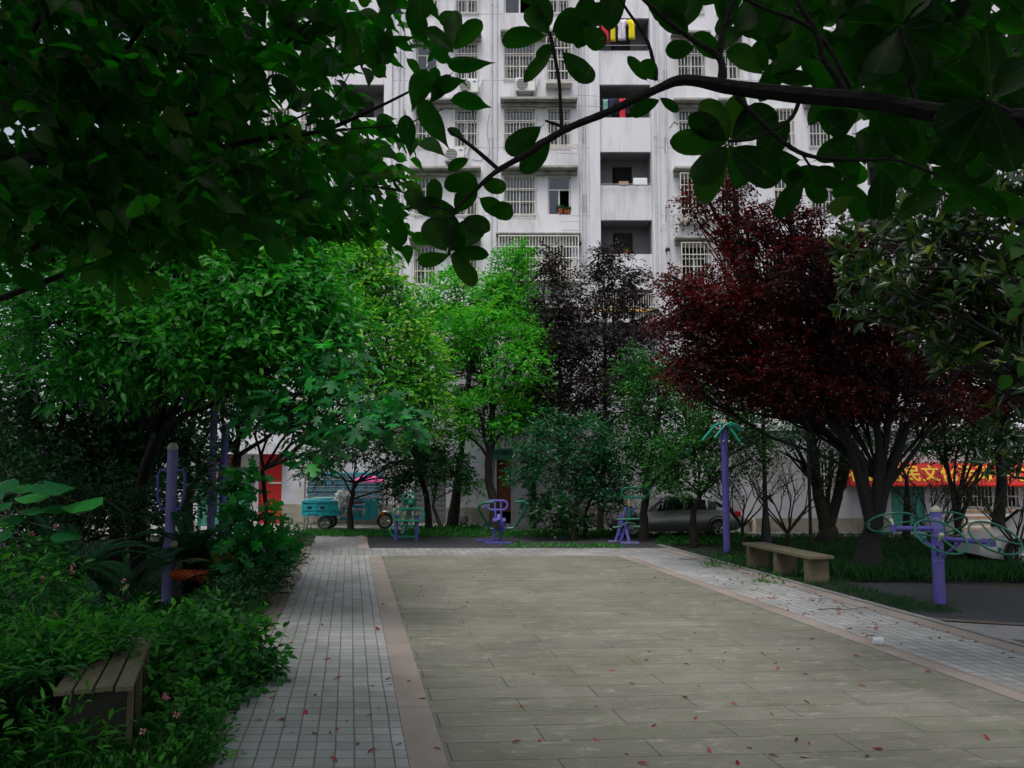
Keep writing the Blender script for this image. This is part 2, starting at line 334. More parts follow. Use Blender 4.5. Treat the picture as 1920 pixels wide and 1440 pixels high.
# ---------- leaves ----------
def tmpl_quad(fold=.10):
    return np.array([(0,0,0),(.42,-.5,fold),(1,0,-.06),(.42,.5,fold)]),[(0,1,2),(0,2,3)]
def tmpl_shape(rows, fold=.08, droop=.15, und=0.0):
    """rows: (t, halfwidth) along the blade; folded on the midrib and drooping to the tip"""
    V=[];Fc=[]
    for i,(t,h) in enumerate(rows):
        c=-droop*t*t
        V+= [(t,-h,c+fold*h*2+und*math.sin(i*2.1)),(t,0,c),(t,h,c+fold*h*2-und*math.sin(i*1.7))]
    for i in range(len(rows)-1):
        a=i*3;b=a+3; Fc+=[(a,a+1,b+1,b),(a+1,a+2,b+2,b+1)]
    return np.array(V),Fc
T_quad=tmpl_quad()
T_hex=tmpl_shape([(0,.02),(.3,.42),(.62,.40),(1,.02)],.12,.18)
T_oval=tmpl_shape([(-.10,.012),(0,.02),(.06,.13),(.16,.27),(.3,.40),(.45,.49),(.6,.5),(.75,.48),(.87,.39),(.95,.25),(1,.06)],.10,.16,.014)
T_acum=tmpl_shape([(-.12,.012),(0,.03),(.05,.24),(.14,.40),(.28,.5),(.42,.49),(.56,.42),(.68,.30),(.78,.17),(.88,.07),(1,.004)],.12,.2,.012)
T_blade=tmpl_shape([(0,.5),(.35,.42),(.7,.26),(1,.02)],.15,.55)
def tmpl_fig():
    P=[(0,0)]
    for ang,r in ((-150,.30),(-118,.46),(-92,.22),(-70,.52),(-52,.56),(-36,.26),(-18,.60),(0,.70),(18,.60),(36,.26),(52,.56),(70,.52),(92,.22),(118,.46),(150,.30)):
        P.append((.38+r*math.cos(R(ang)),r*math.sin(R(ang))))
    V=[(.36,0,.0)]+[(p[0],p[1],-.10*abs(p[1])-.1*p[0]*p[0]) for p in P]
    n=len(P); return np.array(V),[(0,i+1,(i+1)%n+1) for i in range(n)]
T_fig=tmpl_fig()
def tmpl_round():
    P=[(math.cos(a),math.sin(a)) for a in np.linspace(-math.pi+.25,math.pi-.25,11)]
    V=[(.35,0,.03),(.22,0,.0)]+[(.5+.5*x+ (-.12 if abs(y)>.5 and x<0 else 0),.48*y,-.12*abs(y)-.05*x+.03*math.sin(5*y)) for x,y in P]
    n=len(V); return np.array(V),[(0,i,i+1) for i in range(1,n-1)]+[(0,n-1,1)]
T_round=tmpl_round()
def nrm(a): return a/np.maximum(np.linalg.norm(a,axis=1,keepdims=True),1e-9)
class Leaves:
    def __init__(s): s.d=[]
    def add(s,P,A,N,L,Wd,T):
        s.d.append((np.asarray(P,float),np.asarray(A,float),np.asarray(N,float),np.asarray(L,float),np.asarray(Wd,float),np.asarray(T,float)))
    def build(s,name,mat,tmpl,parent=None,smooth=False):
        P,A,N,L,Wd,T=[np.concatenate([d[i] for d in s.d]) for i in range(6)]
        tv,tf=tmpl; n=len(P); k=len(tv)
        A=nrm(A); B=nrm(np.cross(N,A)); N=np.cross(A,B)
        V=(P[:,None,:]+A[:,None,:]*(L[:,None]*tv[None,:,0])[:,:,None]+B[:,None,:]*((L*Wd)[:,None]*tv[None,:,1])[:,:,None]+N[:,None,:]*(L[:,None]*tv[None,:,2])[:,:,None]).reshape(-1,3)
        sizes=np.array([len(f) for f in tf]); flat=np.concatenate([np.array(f) for f in tf])
        idx=(flat[None,:]+(np.arange(n)*k)[:,None]).reshape(-1)
        tot=np.tile(sizes,n); start=np.concatenate([[0],np.cumsum(tot)[:-1]])
        me=bpy.data.meshes.new(name); me.vertices.add(len(V)); me.vertices.foreach_set('co',V.astype(np.float32).reshape(-1))
        me.loops.add(len(idx)); me.loops.foreach_set('vertex_index',idx.astype(np.int32))
        me.polygons.add(len(tot)); me.polygons.foreach_set('loop_start',start.astype(np.int32)); me.polygons.foreach_set('loop_total',tot.astype(np.int32))
        me.update(calc_edges=True)
        at=me.attributes.new('tint','FLOAT','FACE'); at.data.foreach_set('value',np.repeat(np.clip(T,0,1),len(tf)).astype(np.float32))
        if smooth:
            me.polygons.foreach_set('use_smooth',np.ones(len(tot),bool))
            lc=me.attributes.new('lc','FLOAT_VECTOR','POINT'); q=np.tile(np.stack([tv[:,0],tv[:,1],np.zeros(k)],1),(n,1)); q[:,2]=np.repeat(RNG.random(n),k); lc.data.foreach_set('vector',q.astype(np.float32).reshape(-1))
        me.materials.append(mat)
        o=bpy.data.objects.new(name,me); COL.objects.link(o)
        if parent is not None: o.parent=parent; o.location=-wloc(parent)
        return o
def sprays(lv, C, D, length, m, L, wd=.5, tint=None, up=.75, droop=.25, jit=.35, Lvar=.25, tipup=.3):
    """C,D: centre and direction of every twig; m leaves alternate along it"""
    C=np.asarray(C,float);D=nrm(np.asarray(D,float));n=len(C)
    U=np.tile([0,0,1.],(n,1)); Sd=nrm(np.cross(D,U)+RNG.normal(0,.05,(n,3)))
    ln=length*(.7+.6*RNG.random(n))
    for j in range(m):
        t=(j+.5)/m-.5; side=1 if j%2 else -1
        if j==m-1: side=0
        P=C+D*(ln*t)[:,None]+RNG.normal(0,length*.06,(n,3)); P[:,2]-=droop*length*(t+.5)**2
        A=D*(.55+ (1.0 if side==0 else 0))+Sd*side*.9+RNG.normal(0,jit,(n,3)); A[:,2]-=droop
        N=np.tile([0,0,1.],(n,1))*up+RNG.normal(0,jit*1.3,(n,3))+D*.15
        T=RNG.normal(.38,.16,n) if tint is None else tint+RNG.normal(0,.12,n)
        T=T+tipup*((t+.5)**3)
        lv.add(P,A,N,L*(1-Lvar+2*Lvar*RNG.random(n)),wd*(.85+.3*RNG.random(n)),T)
GAP=.16
def blob_pts(c,r,n,shell=.5,bottom=-.9):
    """twig centres inside an uneven ellipsoid, denser towards its surface"""
    v=nrm(RNG.normal(0,1,(int(n*1.6),3))); v=v[v[:,2]>bottom][:n]
    rr=shell+(1-shell)*RNG.random(len(v))**.6
    nz=np.array([noise.noise(Vector(x*2.3)+Vector(c)) for x in v])
    rr*=(1+.5*nz)
    P=np.asarray(c)+v*rr[:,None]*np.asarray(r)
    if n>60:
        g=np.array([noise.noise(Vector(p)*(1.6/max(.35,min(r)))) for p in P]); k=g>-GAP; P=P[k]; v=v[k]
    return P,v
def limb(mb,a,b,r0,r1,seg=5,bend=.12,n=7,sag=0):
    a=Vector(a);b=Vector(b);L=(b-a).length; o=Vector((random.uniform(-1,1),random.uniform(-1,1),random.uniform(-.4,.6)))*L*bend
    pts=[];rs=[]
    for i in range(seg+1):
        t=i/seg; p=a.lerp(b,t)+o*math.sin(math.pi*t)+Vector((random.uniform(-1,1),random.uniform(-1,1),random.uniform(-1,1)))*L*.015*(0<i<seg)
        pts.append(p);rs.append(r0+(r1-r0)*t**.8)
    mb.tube(pts,rs,n); return pts
def tree(name,label,cat,base,trunk,blobs,mat,bark,leafL,wd=.5,twig=.5,m=7,tr=(.12,.08),group=None,tmpl=None,tint=None,shell=.45,up=.75,droop=.25,twigs=.35,tipup=.3,ntint=.25,flare=1.35,bottom=-.9,limbr=.6,topb=.0):
    """trunk: list of points from the base to the fork; blobs: (centre, radii, count). Crown leaves sit on twigs inside the blobs"""
    t=thing(name,base,label,cat,group)
    mb=MB(); pts=[Vector(p) for p in trunk]; n=len(pts); 
    rs=[tr[0]+(tr[1]-tr[0])*i/(n-1) for i in range(n)]; rs[0]*=flare
    fine=[];fr=[]
    for i in range(n-1):
        for k in range(4):
            q=k/4; fine.append(pts[i].lerp(pts[i+1],q)+Vector((random.uniform(-1,1),random.uniform(-1,1),0))*rs[i]*.12); fr.append((rs[i]*(1-q)+rs[i+1]*q)*random.uniform(.94,1.06))
    fine.append(pts[-1]); fr.append(rs[-1]); mb.tube(fine,fr,10)
    fork=pts[-1]; lv=Leaves()
    for c,r,cnt in blobs:
        c=Vector(c); src=fork if c.z>fork.z+.2 else fine[max(0,int(len(fine)*.6))]
        P,v=blob_pts(c,r,cnt,shell,bottom)
        lp=limb(mb,src,c,tr[1]*limbr,tr[1]*.25,6,.10)
        k=max(3,int(cnt*twigs*.25))
        for i in range(min(k,len(P))):
            s=lp[random.randint(3,len(lp)-1)]; limb(mb,s,Vector(P[i]),tr[1]*.22,.006,4,.12,4)
        D=v*np.array([1,1,.55])+RNG.normal(0,.35,v.shape)
        nzt=np.array([noise.noise(Vector(p)*.9) for p in P])
        hz=(P[:,2]-c.z)/max(r[2],.1)
        tt=(.40 if tint is None else tint)+ntint*nzt+topb*hz
        sprays(lv,P,D,twig,m,leafL,wd,tint=tt,up=up,droop=droop,tipup=tipup)
    mb.build('trunk',bark,t,smooth=True)
    lv.build('crown',mat,tmpl or T_quad,t)
    return t
# =================== THE SETTING ===================
def poly_sheet(name, pts, z, mat, ud=(1,0), vd=(0,1), org=(0,0), kind='structure', sub=1):
    """flat sheet; its paving follows the ground directions ud (across) and vd (along), which need not be square"""
    me=bpy.data.meshes.new(name); me.from_pydata([(p[0],p[1],z) for p in pts],[],[tuple(range(len(pts)))])
    uvl=me.uv_layers.new(name='UVMap'); det=ud[0]*vd[1]-ud[1]*vd[0]
    for lp in me.loops:
        x=me.vertices[lp.vertex_index].co.x-org[0]; y=me.vertices[lp.vertex_index].co.y-org[1]
        uvl.data[lp.index].uv=((x*vd[1]-y*vd[0])/det,(ud[0]*y-ud[1]*x)/det)
    if me.polygons[0].normal.z<0: me.flip_normals()
    me.materials.append(mat); o=bpy.data.objects.new(name,me); COL.objects.link(o)
    if kind: o['kind']=kind
    return o
d=W(657,862,10)-Vector((0,0,CH)); DIR=Vector((d.x,d.y)).normalized()        # long direction of the court
def on(px,py,Y):       # point at depth Y on the court-parallel line through a photo point of the ground
    g=G(px,py); return ((g.x+(Y-g.y)*DIR.x/DIR.y),Y)
YN=2.0; YB=G(900,1043).y; YC=G(900,1029).y
L1=(400,1436);L2=(766,1436);L3=(841,1436);R3=(1920,1322);R2=(1920,1301);R1=(1920,1231);R0=(1920,1217)
ground=poly_sheet('ground',[(-90,-30),(90,-30),(90,110),(-90,110)],-.03,M['soil'])
poly_sheet('court',[on(*L3,YN),on(*R3,YN),on(*R3,YB),on(*L3,YB)],.02,M['court'],ud=(math.cos(R(4)),math.sin(R(4))),vd=(DIR.x,DIR.y))
poly_sheet('pavement',[on(*L1,YN),on(*L2,YN),on(*L2,YB),on(*L1,YB)],.02,M['paver'],ud=(1,0),vd=(DIR.x,DIR.y),org=on(*L1,YN))
poly_sheet('pavement',[on(*R2,YN),on(*R1,YN),on(*R1,YB),on(*R2,YB)],.02,M['paver'],ud=(1,0),vd=(DIR.x,DIR.y),org=on(*R2,YN))
poly_sheet('pavement',[on(*L1,YB),on(*R1,YB),on(*R1,YC),on(*L1,YC)],.02,M['band'],ud=(1,0),vd=(DIR.x,DIR.y))
e=.004
def on2(l,Y,dx): x,y=on(*l,Y); return (x+dx,y)
poly_sheet('border_strip',[on2(L2,YN,e),on2(L3,YN,-e),on2(L3,YB,-e),on2(L2,YB,e)],.024,M['pink'],vd=(DIR.x,DIR.y))
poly_sheet('border_strip',[on2(R3,YN,e),on2(R2,YN,-e),on2(R2,YB,-e),on2(R3,YB,e)],.024,M['pink'],vd=(DIR.x,DIR.y))
poly_sheet('border_strip',[on2(L1,YN,-.42),on2(L1,YN,-e),on2(L1,YC+.4,-e),on2(L1,YC+.4,-.42)],.024,M['pink'],vd=(DIR.x,DIR.y))
poly_sheet('border_strip',[on2(R1,YN,e),on2(R0,YN,-e),on2(R0,YC,-e),on2(R1,YC,e)],.024,M['pink'],vd=(DIR.x,DIR.y))
mb=MB(); a=on2(R0,YN,0);b=on2(R0,YC,0)                       # low kerb stones along the right edge and along the left bed
n_=Vector((b[0]-a[0],b[1]-a[1],0)).normalized(); sd=Vector((n_.y,-n_.x,0))
k=0; Ltot=(Vector(b)-Vector(a)).length
while k<Ltot:
    p=Vector((a[0],a[1],0))+n_*(k+.49)+sd*.06; mb.box((p.x,p.y,.01),(.115,.975,.07),Matrix.Rotation(math.atan2(n_.y,n_.x)-math.pi/2,3,'Z')); k+=.985
struct('kerb',mb,M['concrete'])
mb=MB(); a=on2(L1,YN,-.48);b=on2(L1,YC+.4,-.48); k=0
while k<Ltot:
    p=Vector((a[0],a[1],0))+n_*(k+.49)-sd*.0; mb.box((p.x,p.y,.0),(.10,.975,.08),Matrix.Rotation(math.atan2(n_.y,n_.x)-math.pi/2,3,'Z')); k+=.985
struct('kerb',mb,M['concrete'])
g2=lambda *p:[tuple(G(x,y).xy) for x,y in p]
YR=G(900,1003).y
poly_sheet('path',[on(*L1,YC),on2(L2,YC,-.25),on2(L2,YR+.5,-.25),on(*L1,YR+.5)],.016,M['concrete'])
poly_sheet('border_strip',[on2(L2,YC,-.25),on2(L2,YC,.05),on2(L2,YR+.5,.05),on2(L2,YR+.5,-.25)],.022,M['pink'],vd=(DIR.x,DIR.y))
x0=on2(L2,YC,.05)[0]; xr=on(*R0,YC)[0]
poly_sheet('rubber_surface',[(x0,YC),(xr+.12,YC),(xr+.3,YC+.8),(xr+.6,YR),(on2(L2,YR,.05)[0],YR)],.006,M['rubber'])
poly_sheet('rubber_surface',g2((1250,1031),(1330,1031),(1420,1052),(1500,1085),(1560,1090),(1720,1092),(1990,1104),(2200,1114),(2200,1200),(1920,1171),(1740,1162),(1500,1091.5),(1375,1057)),-.012,M['rubber'])
poly_sheet('path',g2((1738,1163.5),(1920,1174),(2300,1196),(2300,1260),(1990,1214),(1884,1202)),-.004,M['concrete'])
mb=MB()
for a,b in (((1736,1162),(2300,1196)),((1880,1203),(2300,1226)),((1745,1168),(1882,1204))):
    a=G(*a);b=G(*b); mb.tube([a+Vector((0,0,.01)),b+Vector((0,0,.01))],.028,4)
struct('path_edging',mb,M['pink'])
poly_sheet('drain_pit',g2((1886,1206),(2300,1228),(2300,1300),(1990,1240)),-.022,M['dark'])
poly_sheet('road',[(-40,28.9),(-1.5,28.9),(4,28.3),(60,27.6),(60,40),(-40,40)],-.015,M['road'])

# =================== THE APARTMENT BUILDING ===================
FY=34.0; XS=FY/1562.8
def X(px): return (px-960)*XS
T0=12.34; HS=2.86
def Tk(k): return T0+HS*k
bld=thing('apartment_building',(0,FY,0),'pale grey multi storey apartment block with caged windows and recessed balconies','apartment building')
wall=MB(); Z0=Tk(-3); ZT=Tk(5)+1.0
# bands: kind, px0, px1
bands=[('s',300,372),('b',372,470),('s',470,497),('w',497,540),('s',540,562),('w',562,602),('s',602,625),('b',625,718),('s',718,778),('w',778,818),('s',818,852),('w',852,895),('s',895,945),('w',945,1004),('s',1004,1027),('w',1027,1070),('s',1070,1126),('b',1126,1222),('s',1222,1275),('w',1275,1326),('s',1326,1352),('w',1352,1392),('s',1392,1452),('w',1452,1492),('s',1492,1521),('w',1521,1566),('s',1566,1625),('b',1625,1722),('s',1722,1742),('w',1742,1780),('s',1780,1808),('w',1808,1850),('s',1850,1920),('b',1920,2010),('s',2010,2120)]
WZ0,WZ1=.10,1.68
for kd,a,b in bands:
    x0_,x1_=X(a),X(b)
    if kd=='s': wall.span(x0_,x1_,FY,FY+.3,Z0,ZT)
    elif kd=='w':
        z=Z0
        for k in range(-3,5):
            wall.span(x0_,x1_,FY,FY+.3,z,Tk(k)+WZ0); z=Tk(k)+WZ1
        wall.span(x0_,x1_,FY,FY+.3,z,ZT)
w_=wall.build('wall',M['wall'],bld)
# pilasters beside the balconies, roof slab
pl=MB()
for a,b in ((1105,1125),(1222.5,1236),(718.5,733),(608,624.5),(1608,1624.5),(1722.5,1734),(470.5,482)):
    pl.span(X(a),X(b),FY-.16,FY-.002,Z0,ZT)
pl.span(X(295),X(2125),FY-.3,FY+10,ZT,ZT+.4)
build_loose(pl,'pilaster',M['wall'],bld)
bk=MB(); bk.span(X(300),X(2120),FY+1.9,FY+10,0,ZT-.01); bk.build('building_core',M['dark'],bld)
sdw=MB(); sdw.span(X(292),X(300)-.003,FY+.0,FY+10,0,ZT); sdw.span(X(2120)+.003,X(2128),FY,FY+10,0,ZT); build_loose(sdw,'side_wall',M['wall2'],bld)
# horizontal score lines on the render
sc=MB()
for k in range(-2,5):
    for z in (Tk(k)+WZ0-.05,):
        for kd,a,b in bands:
            if kd=='s' and b-a>30: sc.span(X(a)+.02,X(b)-.02,FY-.004,FY+.01,z-.012,z+.012)
build_loose(sc,'score_line',M['greypipe'],bld)
def bars(mb,x0,x1,z0,z1,y,nv,nh,r=.011,depth=.0):
    for i in range(nv+1):
        x=x0+(x1-x0)*i/nv; rr=r*1.7 if i in(0,nv) else r
        mb.span(x-rr,x+rr,y-rr,y+rr,z0,z1)
    for j in range(nh+1):
        z=z0+(z1-z0)*j/nh; rr=r*1.7
        mb.span(x0-rr,x1+rr,y-rr-.004,y+rr-.004,z-rr,z+rr)
        if depth:
            for x in(x0,x1): mb.span(x-rr*.8,x+rr*.8,y+rr,y+depth,z-rr*.8,z+rr*.8)
cur=['curtain_white','dark','dark','curtain_grey','dark','dark','curtain_white','dark','curtain_blue','dark','curtain_grey','dark']
rw=random.Random(5)
def window(a,b,k,cage=1,curt=None,proj=.0,opn=False,z0=None,z1=None,nv=None):
    x0_,x1_=X(a)+.01,X(b)-.01; z0=Tk(k)+WZ0 if z0 is None else z0; z1=Tk(k)+WZ1 if z1 is None else z1
    f=MB(); y=FY+.12; t=.055
    for q in ((x0_,x0_+t,z0,z1),(x1_-t,x1_,z0,z1),(x0_+t,x1_-t,z0,z0+t),(x0_+t,x1_-t,z1-t,z1)): f.span(q[0],q[1],y,y+.07,q[2],q[3])
    zt=z0+(z1-z0)*.66; f.span(x0_+t,x1_-t,y+.002,y+.068,zt,zt+.05)
    xm=(x0_+x1_)/2; f.span(xm-.03,xm+.03,y+.002,y+.068,z0+t,zt)
    w=f.build('window',M['white'],bld)
    p=MB(); p.span(x0_+t,x1_-t,y+.03,y+.036,zt+.05,z1-t); p.span(x0_+t,xm-.03,y+.03,y+.036,z0+t,zt)
    if not opn: p.span(xm+.03,x1_-t,y+.034,y+.04,z0+t,zt)
    p.build('pane',M['glass'],w)
    cu=curt or rw.choice(cur)
    if cu!='dark':
        c=MB(); wd=(x1_-x0_); ext=rw.choice([.5,.62,1.0,.8]) if curt is None else .55
        n=24; V=[];Fc=[]
        for i in range(n+1):
            xx=x0_+.02+(wd*ext-.04)*i/n; yy=y+.2+.03*math.sin(i*1.9)
            V+=[(xx,yy,z0+.02),(xx,yy,z1-.02)]
        for i in range(n): Fc.append((2*i,2*i+2,2*i+3,2*i+1))
        c.add(V,Fc); c.build('curtain',M[cu],w)
    if cage:
        g=MB(); nvv=nv or int((x1_-x0_)/.125)
        if proj: bars(g,x0_-.06,x1_+.06,z0-.35,z1+.02,FY-proj,nvv,4,.011,depth=proj-.01)
        else: bars(g,x0_-.02,x1_+.02,z0-.02,z1+.02,FY-.05,nvv,3,.011)
        if proj: g.span(x0_-.08,x1_+.08,FY-proj,FY-.01,z0-.40,z0-.37)
        g.build('grille',M['grille'],w)
    return w
def ledge(a,b,z,t=.10,dp=.5,mat='ledge'):
    m=MB(); m.span(X(a),X(b),FY-dp,FY-.003,z,z+t); m.span(X(a)+.03,X(b)-.03,FY-dp*.35,FY-.004,z-.16,z-.002)
    m.build('canopy_ledge',M[mat],bld,bevel=.012)
def rail(a,b,z,dp=.45):
    m=MB(); x0_,x1_=X(a),X(b)
    m.span(x0_,x1_,FY-dp,FY-dp+.025,z,z+.03); m.span(x0_,x1_,FY-dp,FY-dp+.025,z-.14,z-.11)
    n=5
    for i in range(n):
        x=x0_+(x1_-x0_)*i/(n-1); m.span(x-.012,x+.012,FY-dp+.03,FY-.005,z+.002,z+.028); m.span(x-.012,x+.012,FY-dp-.01,FY-dp+.012,z-.42,z)
    m.build('flower_rack',M['grille'],bld)
wins=[(a,b) for kd,a,b in bands if kd=='w']
for k in range(-3,5):
    for a,b in wins:
        if k==-1 and a in (945,1027): continue
        c=None;opn=False;pr=0;cage=1
        if (a,k)==(945,0): c='curtain_blue'
        if (a,k)==(1027,0): c='curtain_blue';opn=True;cage=0
        if (a,k)==(1027,2): pr=.45
        if (a,k)==(945,3): c='curtain_blue';opn=True;cage=0
        if (a,k)==(852,2): c='curtain_green'
        if (a,k)==(778,2): c='curtain_green';cage=0
        if (a,k) in ((1275,0),(1275,-1)): pr=.4
        if a==1742: c='curtain_blue'
        window(a,b,k,cage,c,pr,opn)
    if k>=-2:
        for a,b in ((938,1083),(769,902),(1262,1335),(1346,1398),(1510,1572),(1735,1786)):
            if k==-1 and a==938: continue
            ledge(a,b,Tk(k)+1.86+(.0 if a!=938 else .04))
for a,b,k in ((938,1010,0),(1262,1330,0),(1025,1083,1),(1735,1786,2),(1350,1400,3),(769,830,1)): rail(a,b,Tk(k)-.02)
# the wide cage of the second visible row
x0_,x1_=X(936),X(1082); z0,z1=Tk(-1)+.15,Tk(-1)+1.95
f=MB(); f.span(X(945)+.01,X(1004)-.01,FY+.12,FY+.18,Tk(-1)+.12,Tk(-1)+.18); f.span(X(945)+.01,X(1070)-.01,FY+.301,FY+.33,Tk(-1)-.3,Tk(-1)+2.0)
cg=f.build('window',M['curtain_grey'],bld); g=MB(); bars(g,x0_,x1_,z0,z1,FY-.5,26,4,.012,depth=.49); g.span(x0_,x1_,FY-.5,FY-.01,z0-.03,z0-.01)
g.build('grille',M['white'],cg); 
ledge(930,1087,Tk(-1)+2.02,.06,.55)
# balconies: parapet, slab, side returns, dark doorway
bals=[(a,b) for kd,a,b in bands if kd=='b']
for a,b in bals:
    for k in range(-3,5):
        x0_,x1_=X(a),X(b); z=Tk(k)
        m=MB(); m.span(x0_+.003,x1_-.003,FY+.02,FY+.16,z-.12,z+1.33)
        bl=m.build('balcony',M['wall'],bld)
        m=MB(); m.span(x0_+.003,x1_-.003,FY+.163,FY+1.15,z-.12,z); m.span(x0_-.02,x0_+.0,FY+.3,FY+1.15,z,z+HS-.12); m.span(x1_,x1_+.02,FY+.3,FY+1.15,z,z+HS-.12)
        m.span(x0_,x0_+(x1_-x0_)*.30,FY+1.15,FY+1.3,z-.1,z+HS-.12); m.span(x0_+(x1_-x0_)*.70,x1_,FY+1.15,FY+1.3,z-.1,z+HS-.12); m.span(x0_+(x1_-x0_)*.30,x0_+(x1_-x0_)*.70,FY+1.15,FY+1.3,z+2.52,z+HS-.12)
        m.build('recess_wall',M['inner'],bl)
        if k==-2 and a==1126:
            g=MB(); bars(g,x0_-.05,x1_+.05,z+.9,z+2.5,FY-.3,22,3,.011,depth=.3); g.build('grille',M['grille'],bl)
# drain pipes and the grey patches beside them
for a,r in ((921,.045),(931,.03),(1090,.04),(1097,.028),(1229,.05),(1251,.035),(746,.035),(754,.03),(1412,.04),(1592,.04),(1604,.03)):
    m=MB(); dy=.19 if a==1229 else .075
    m.tube([(X(a),FY-dy,0.3),(X(a),FY-dy,ZT-.2)],r,8)
    for k in range(-3,5):
        m.tube([(X(a),FY-dy,Tk(k)+.4),(X(a),FY-dy,Tk(k)+.5)],r*1.35,8)
    m.build('drain_pipe',M['pipe'],bld,smooth=True)
m=MB()
for k in range(-2,5):
    m.span(X(1093.5),X(1100),FY-.012,FY-.003,Tk(k)+.2,Tk(k)+.95); m.span(X(1247),X(1254),FY-.012,FY-.003,Tk(k)-.2,Tk(k)+.5); m.span(X(741),X(750),FY-.012,FY-.003,Tk(k)+.5,Tk(k)+1.3)
build_loose(m,'wall_patch',M['greypipe'],bld)
# thin rods, cables and small bits on the wall
m=MB(); rr=random.Random(3)
for a,b,za,zb,dy in ((1076,1126,Tk(1)+2.15,Tk(1)+2.1,.3),(1083,1126,Tk(1)+1.7,Tk(1)+1.66,.3),(1050,1085,Tk(-1)+2.6,Tk(-1)+2.62,.2),(1052,1086,Tk(-1)+2.25,Tk(-1)+2.24,.25),(1045,1084,Tk(0)+2.6,Tk(0)+2.58,.2),(1224,1262,Tk(-1)+2.3,Tk(-1)+2.7,.1),(772,784,Tk(2)+2.1,Tk(2)+2.1,.2),(1262,1300,Tk(-1)+2.6,Tk(-1)+2.6,.2),(1270,1310,Tk(-1)+2.25,Tk(-1)+2.12,.2),(1122,1226,Tk(0)+1.34,Tk(0)+1.34,.1),(1122,1226,Tk(2)+1.5,Tk(2)+1.5,.1)):
    m.tube([(X(a),FY-dy,za),(X(b),FY-dy,zb)],.014,5)
def cable(pts,r=.011):
    m.tube([(X(a),FY-.02,z) for a,z in pts],r,4)
cable([(917,Tk(1)+1.5),(914,Tk(1)+1.1),(914,Tk(1)+.5),(919,Tk(1)+.1),(916,Tk(1)-.3),(900,Tk(1)-.5),(885,Tk(1)-.45)])
cable([(1258,Tk(1)+.9),(1266,Tk(1)+1.15),(1276,Tk(1)+1.0),(1284,Tk(1)+.9)],.02)
cable([(1220,Tk(-1)-.9),(1222,Tk(-1)+.4),(1226,Tk(-1)+1.3),(1230,Tk(0)+.2)])
cable([(1004,Tk(2)-.1),(1008,Tk(2)-.4),(1000,Tk(2)-.7)]); cable([(1086,Tk(-1)+.2),(1086,Tk(3))],.008)
build_loose(m,'wall_cable',M['greypipe'],bld)
m=MB()
for a,z in ((1087,Tk(-1)+1.75),(1250,Tk(-1)+1.5),(757,Tk(-1)+1.4)): m.lathe([(0,.0),(.09,0),(.10,.05),(.06,.12),(.0,.13)],(X(a),FY-.002,z),(0,-1,0),12)
build_loose(m,'vent_cap',M['black'],bld)
m=MB(); m.tube([(X(1040),FY-.35,8.45),(X(1225),FY-.35,8.42)],.045,6); m.build('gas_pipe',M['gaspipe'],bld)
m=MB(); m.span(X(1030),X(1240),FY-.7,FY-.003,7.9,8.05); m.build('canopy_ledge',M['wall'],bld)

# ---------- ground floor ----------
m=MB()
gf=[(300,424,0,Z0),(424,466,2.75,Z0),(466,499,0,Z0),(499,541,2.72,Z0),(541,782,0,Z0),(782,840,2.9,Z0),(840,930,0,Z0),(930,958,2.62,Z0),(958,1350,0,Z0),(1350,1386,2.9,Z0),(1386,2120,0,Z0)]
m.span(X(424),X(466),FY,FY+.3,0,1.55)
for a,b,z0,z1 in gf: m.span(X(a),X(b),FY,FY+.3,z0,z1-.003)
m.build('lower_wall',M['lowwall'],bld)
m=MB()
for a,b in ((541.5,781.5),(840.5,929.5),(958.5,1349.5)): m.span(X(a),X(b),FY-.05,FY-.003,0,.62 if a>800 else .75)
build_loose(m,'plinth',M['plinth'],bld)
m=MB(); m.span(X(499),X(541),FY+.1,FY+.16,0,2.72); dr=m.build('door',M['red'],bld,); tag(dr,'bright red metal door under the white canopy')
m=MB(); m.span(X(516),X(541)-.04,FY+.06,FY+.098,1.55,1.62); m.build('notice_strip',M['white'],dr)
m=MB(); m.span(X(424),X(466),FY+.1,FY+.14,1.55,2.75); tag(m.build('window_board',M['darkred'],bld),'dark red board closing a window')
m=MB()
for i in range(24):
    xa=X(378)+(X(548)-X(378))*i/24; xb=X(378)+(X(548)-X(378))*(i+1)/24
    m.span(xa,xb-.012,FY-1.0,FY-.01,2.76,2.82); m.span(xa,xb-.012,FY-1.06+(i%2)*.015,FY-1.0,2.72,3.12)
m.build('canopy',M['sheet'],bld)
m=MB(); m.span(X(782),X(840),FY+.15,FY+.2,0,2.9)
for i in range(14): m.span(X(783),X(839),FY+.135,FY+.149,.1+i*.2,.2+i*.2-.02)
m.build('roller_shutter',M['shutter'],bld)
m=MB(); m.span(X(930),X(958),FY+.15,FY+.2,0.45,2.62); dr=m.build('door',M['brown'],bld); tag(dr,'reddish brown door beside the stair')
m=MB(); m.span(X(933),X(943),FY+.13,FY+.149,.6,1.4);m.span(X(946),X(955),FY+.13,FY+.149,.6,1.4);m.span(X(933),X(943),FY+.13,FY+.149,1.55,2.5);m.span(X(946),X(955),FY+.13,FY+.149,1.55,2.5); m.build('door_panel',M['brown'],dr)
m=MB(); fr=Matrix.Rotation(R(-12),3,'X'); m.box(((X(920)+X(962))/2,FY-.55,2.78),(X(962)-X(920),1.15,.05),fr); m.span(X(920),X(962),FY-1.12,FY-1.08,2.5,2.68); m.build('canopy',M['greencanopy'],bld)
window(945,978,-4,z0=3.0,z1=3.6)
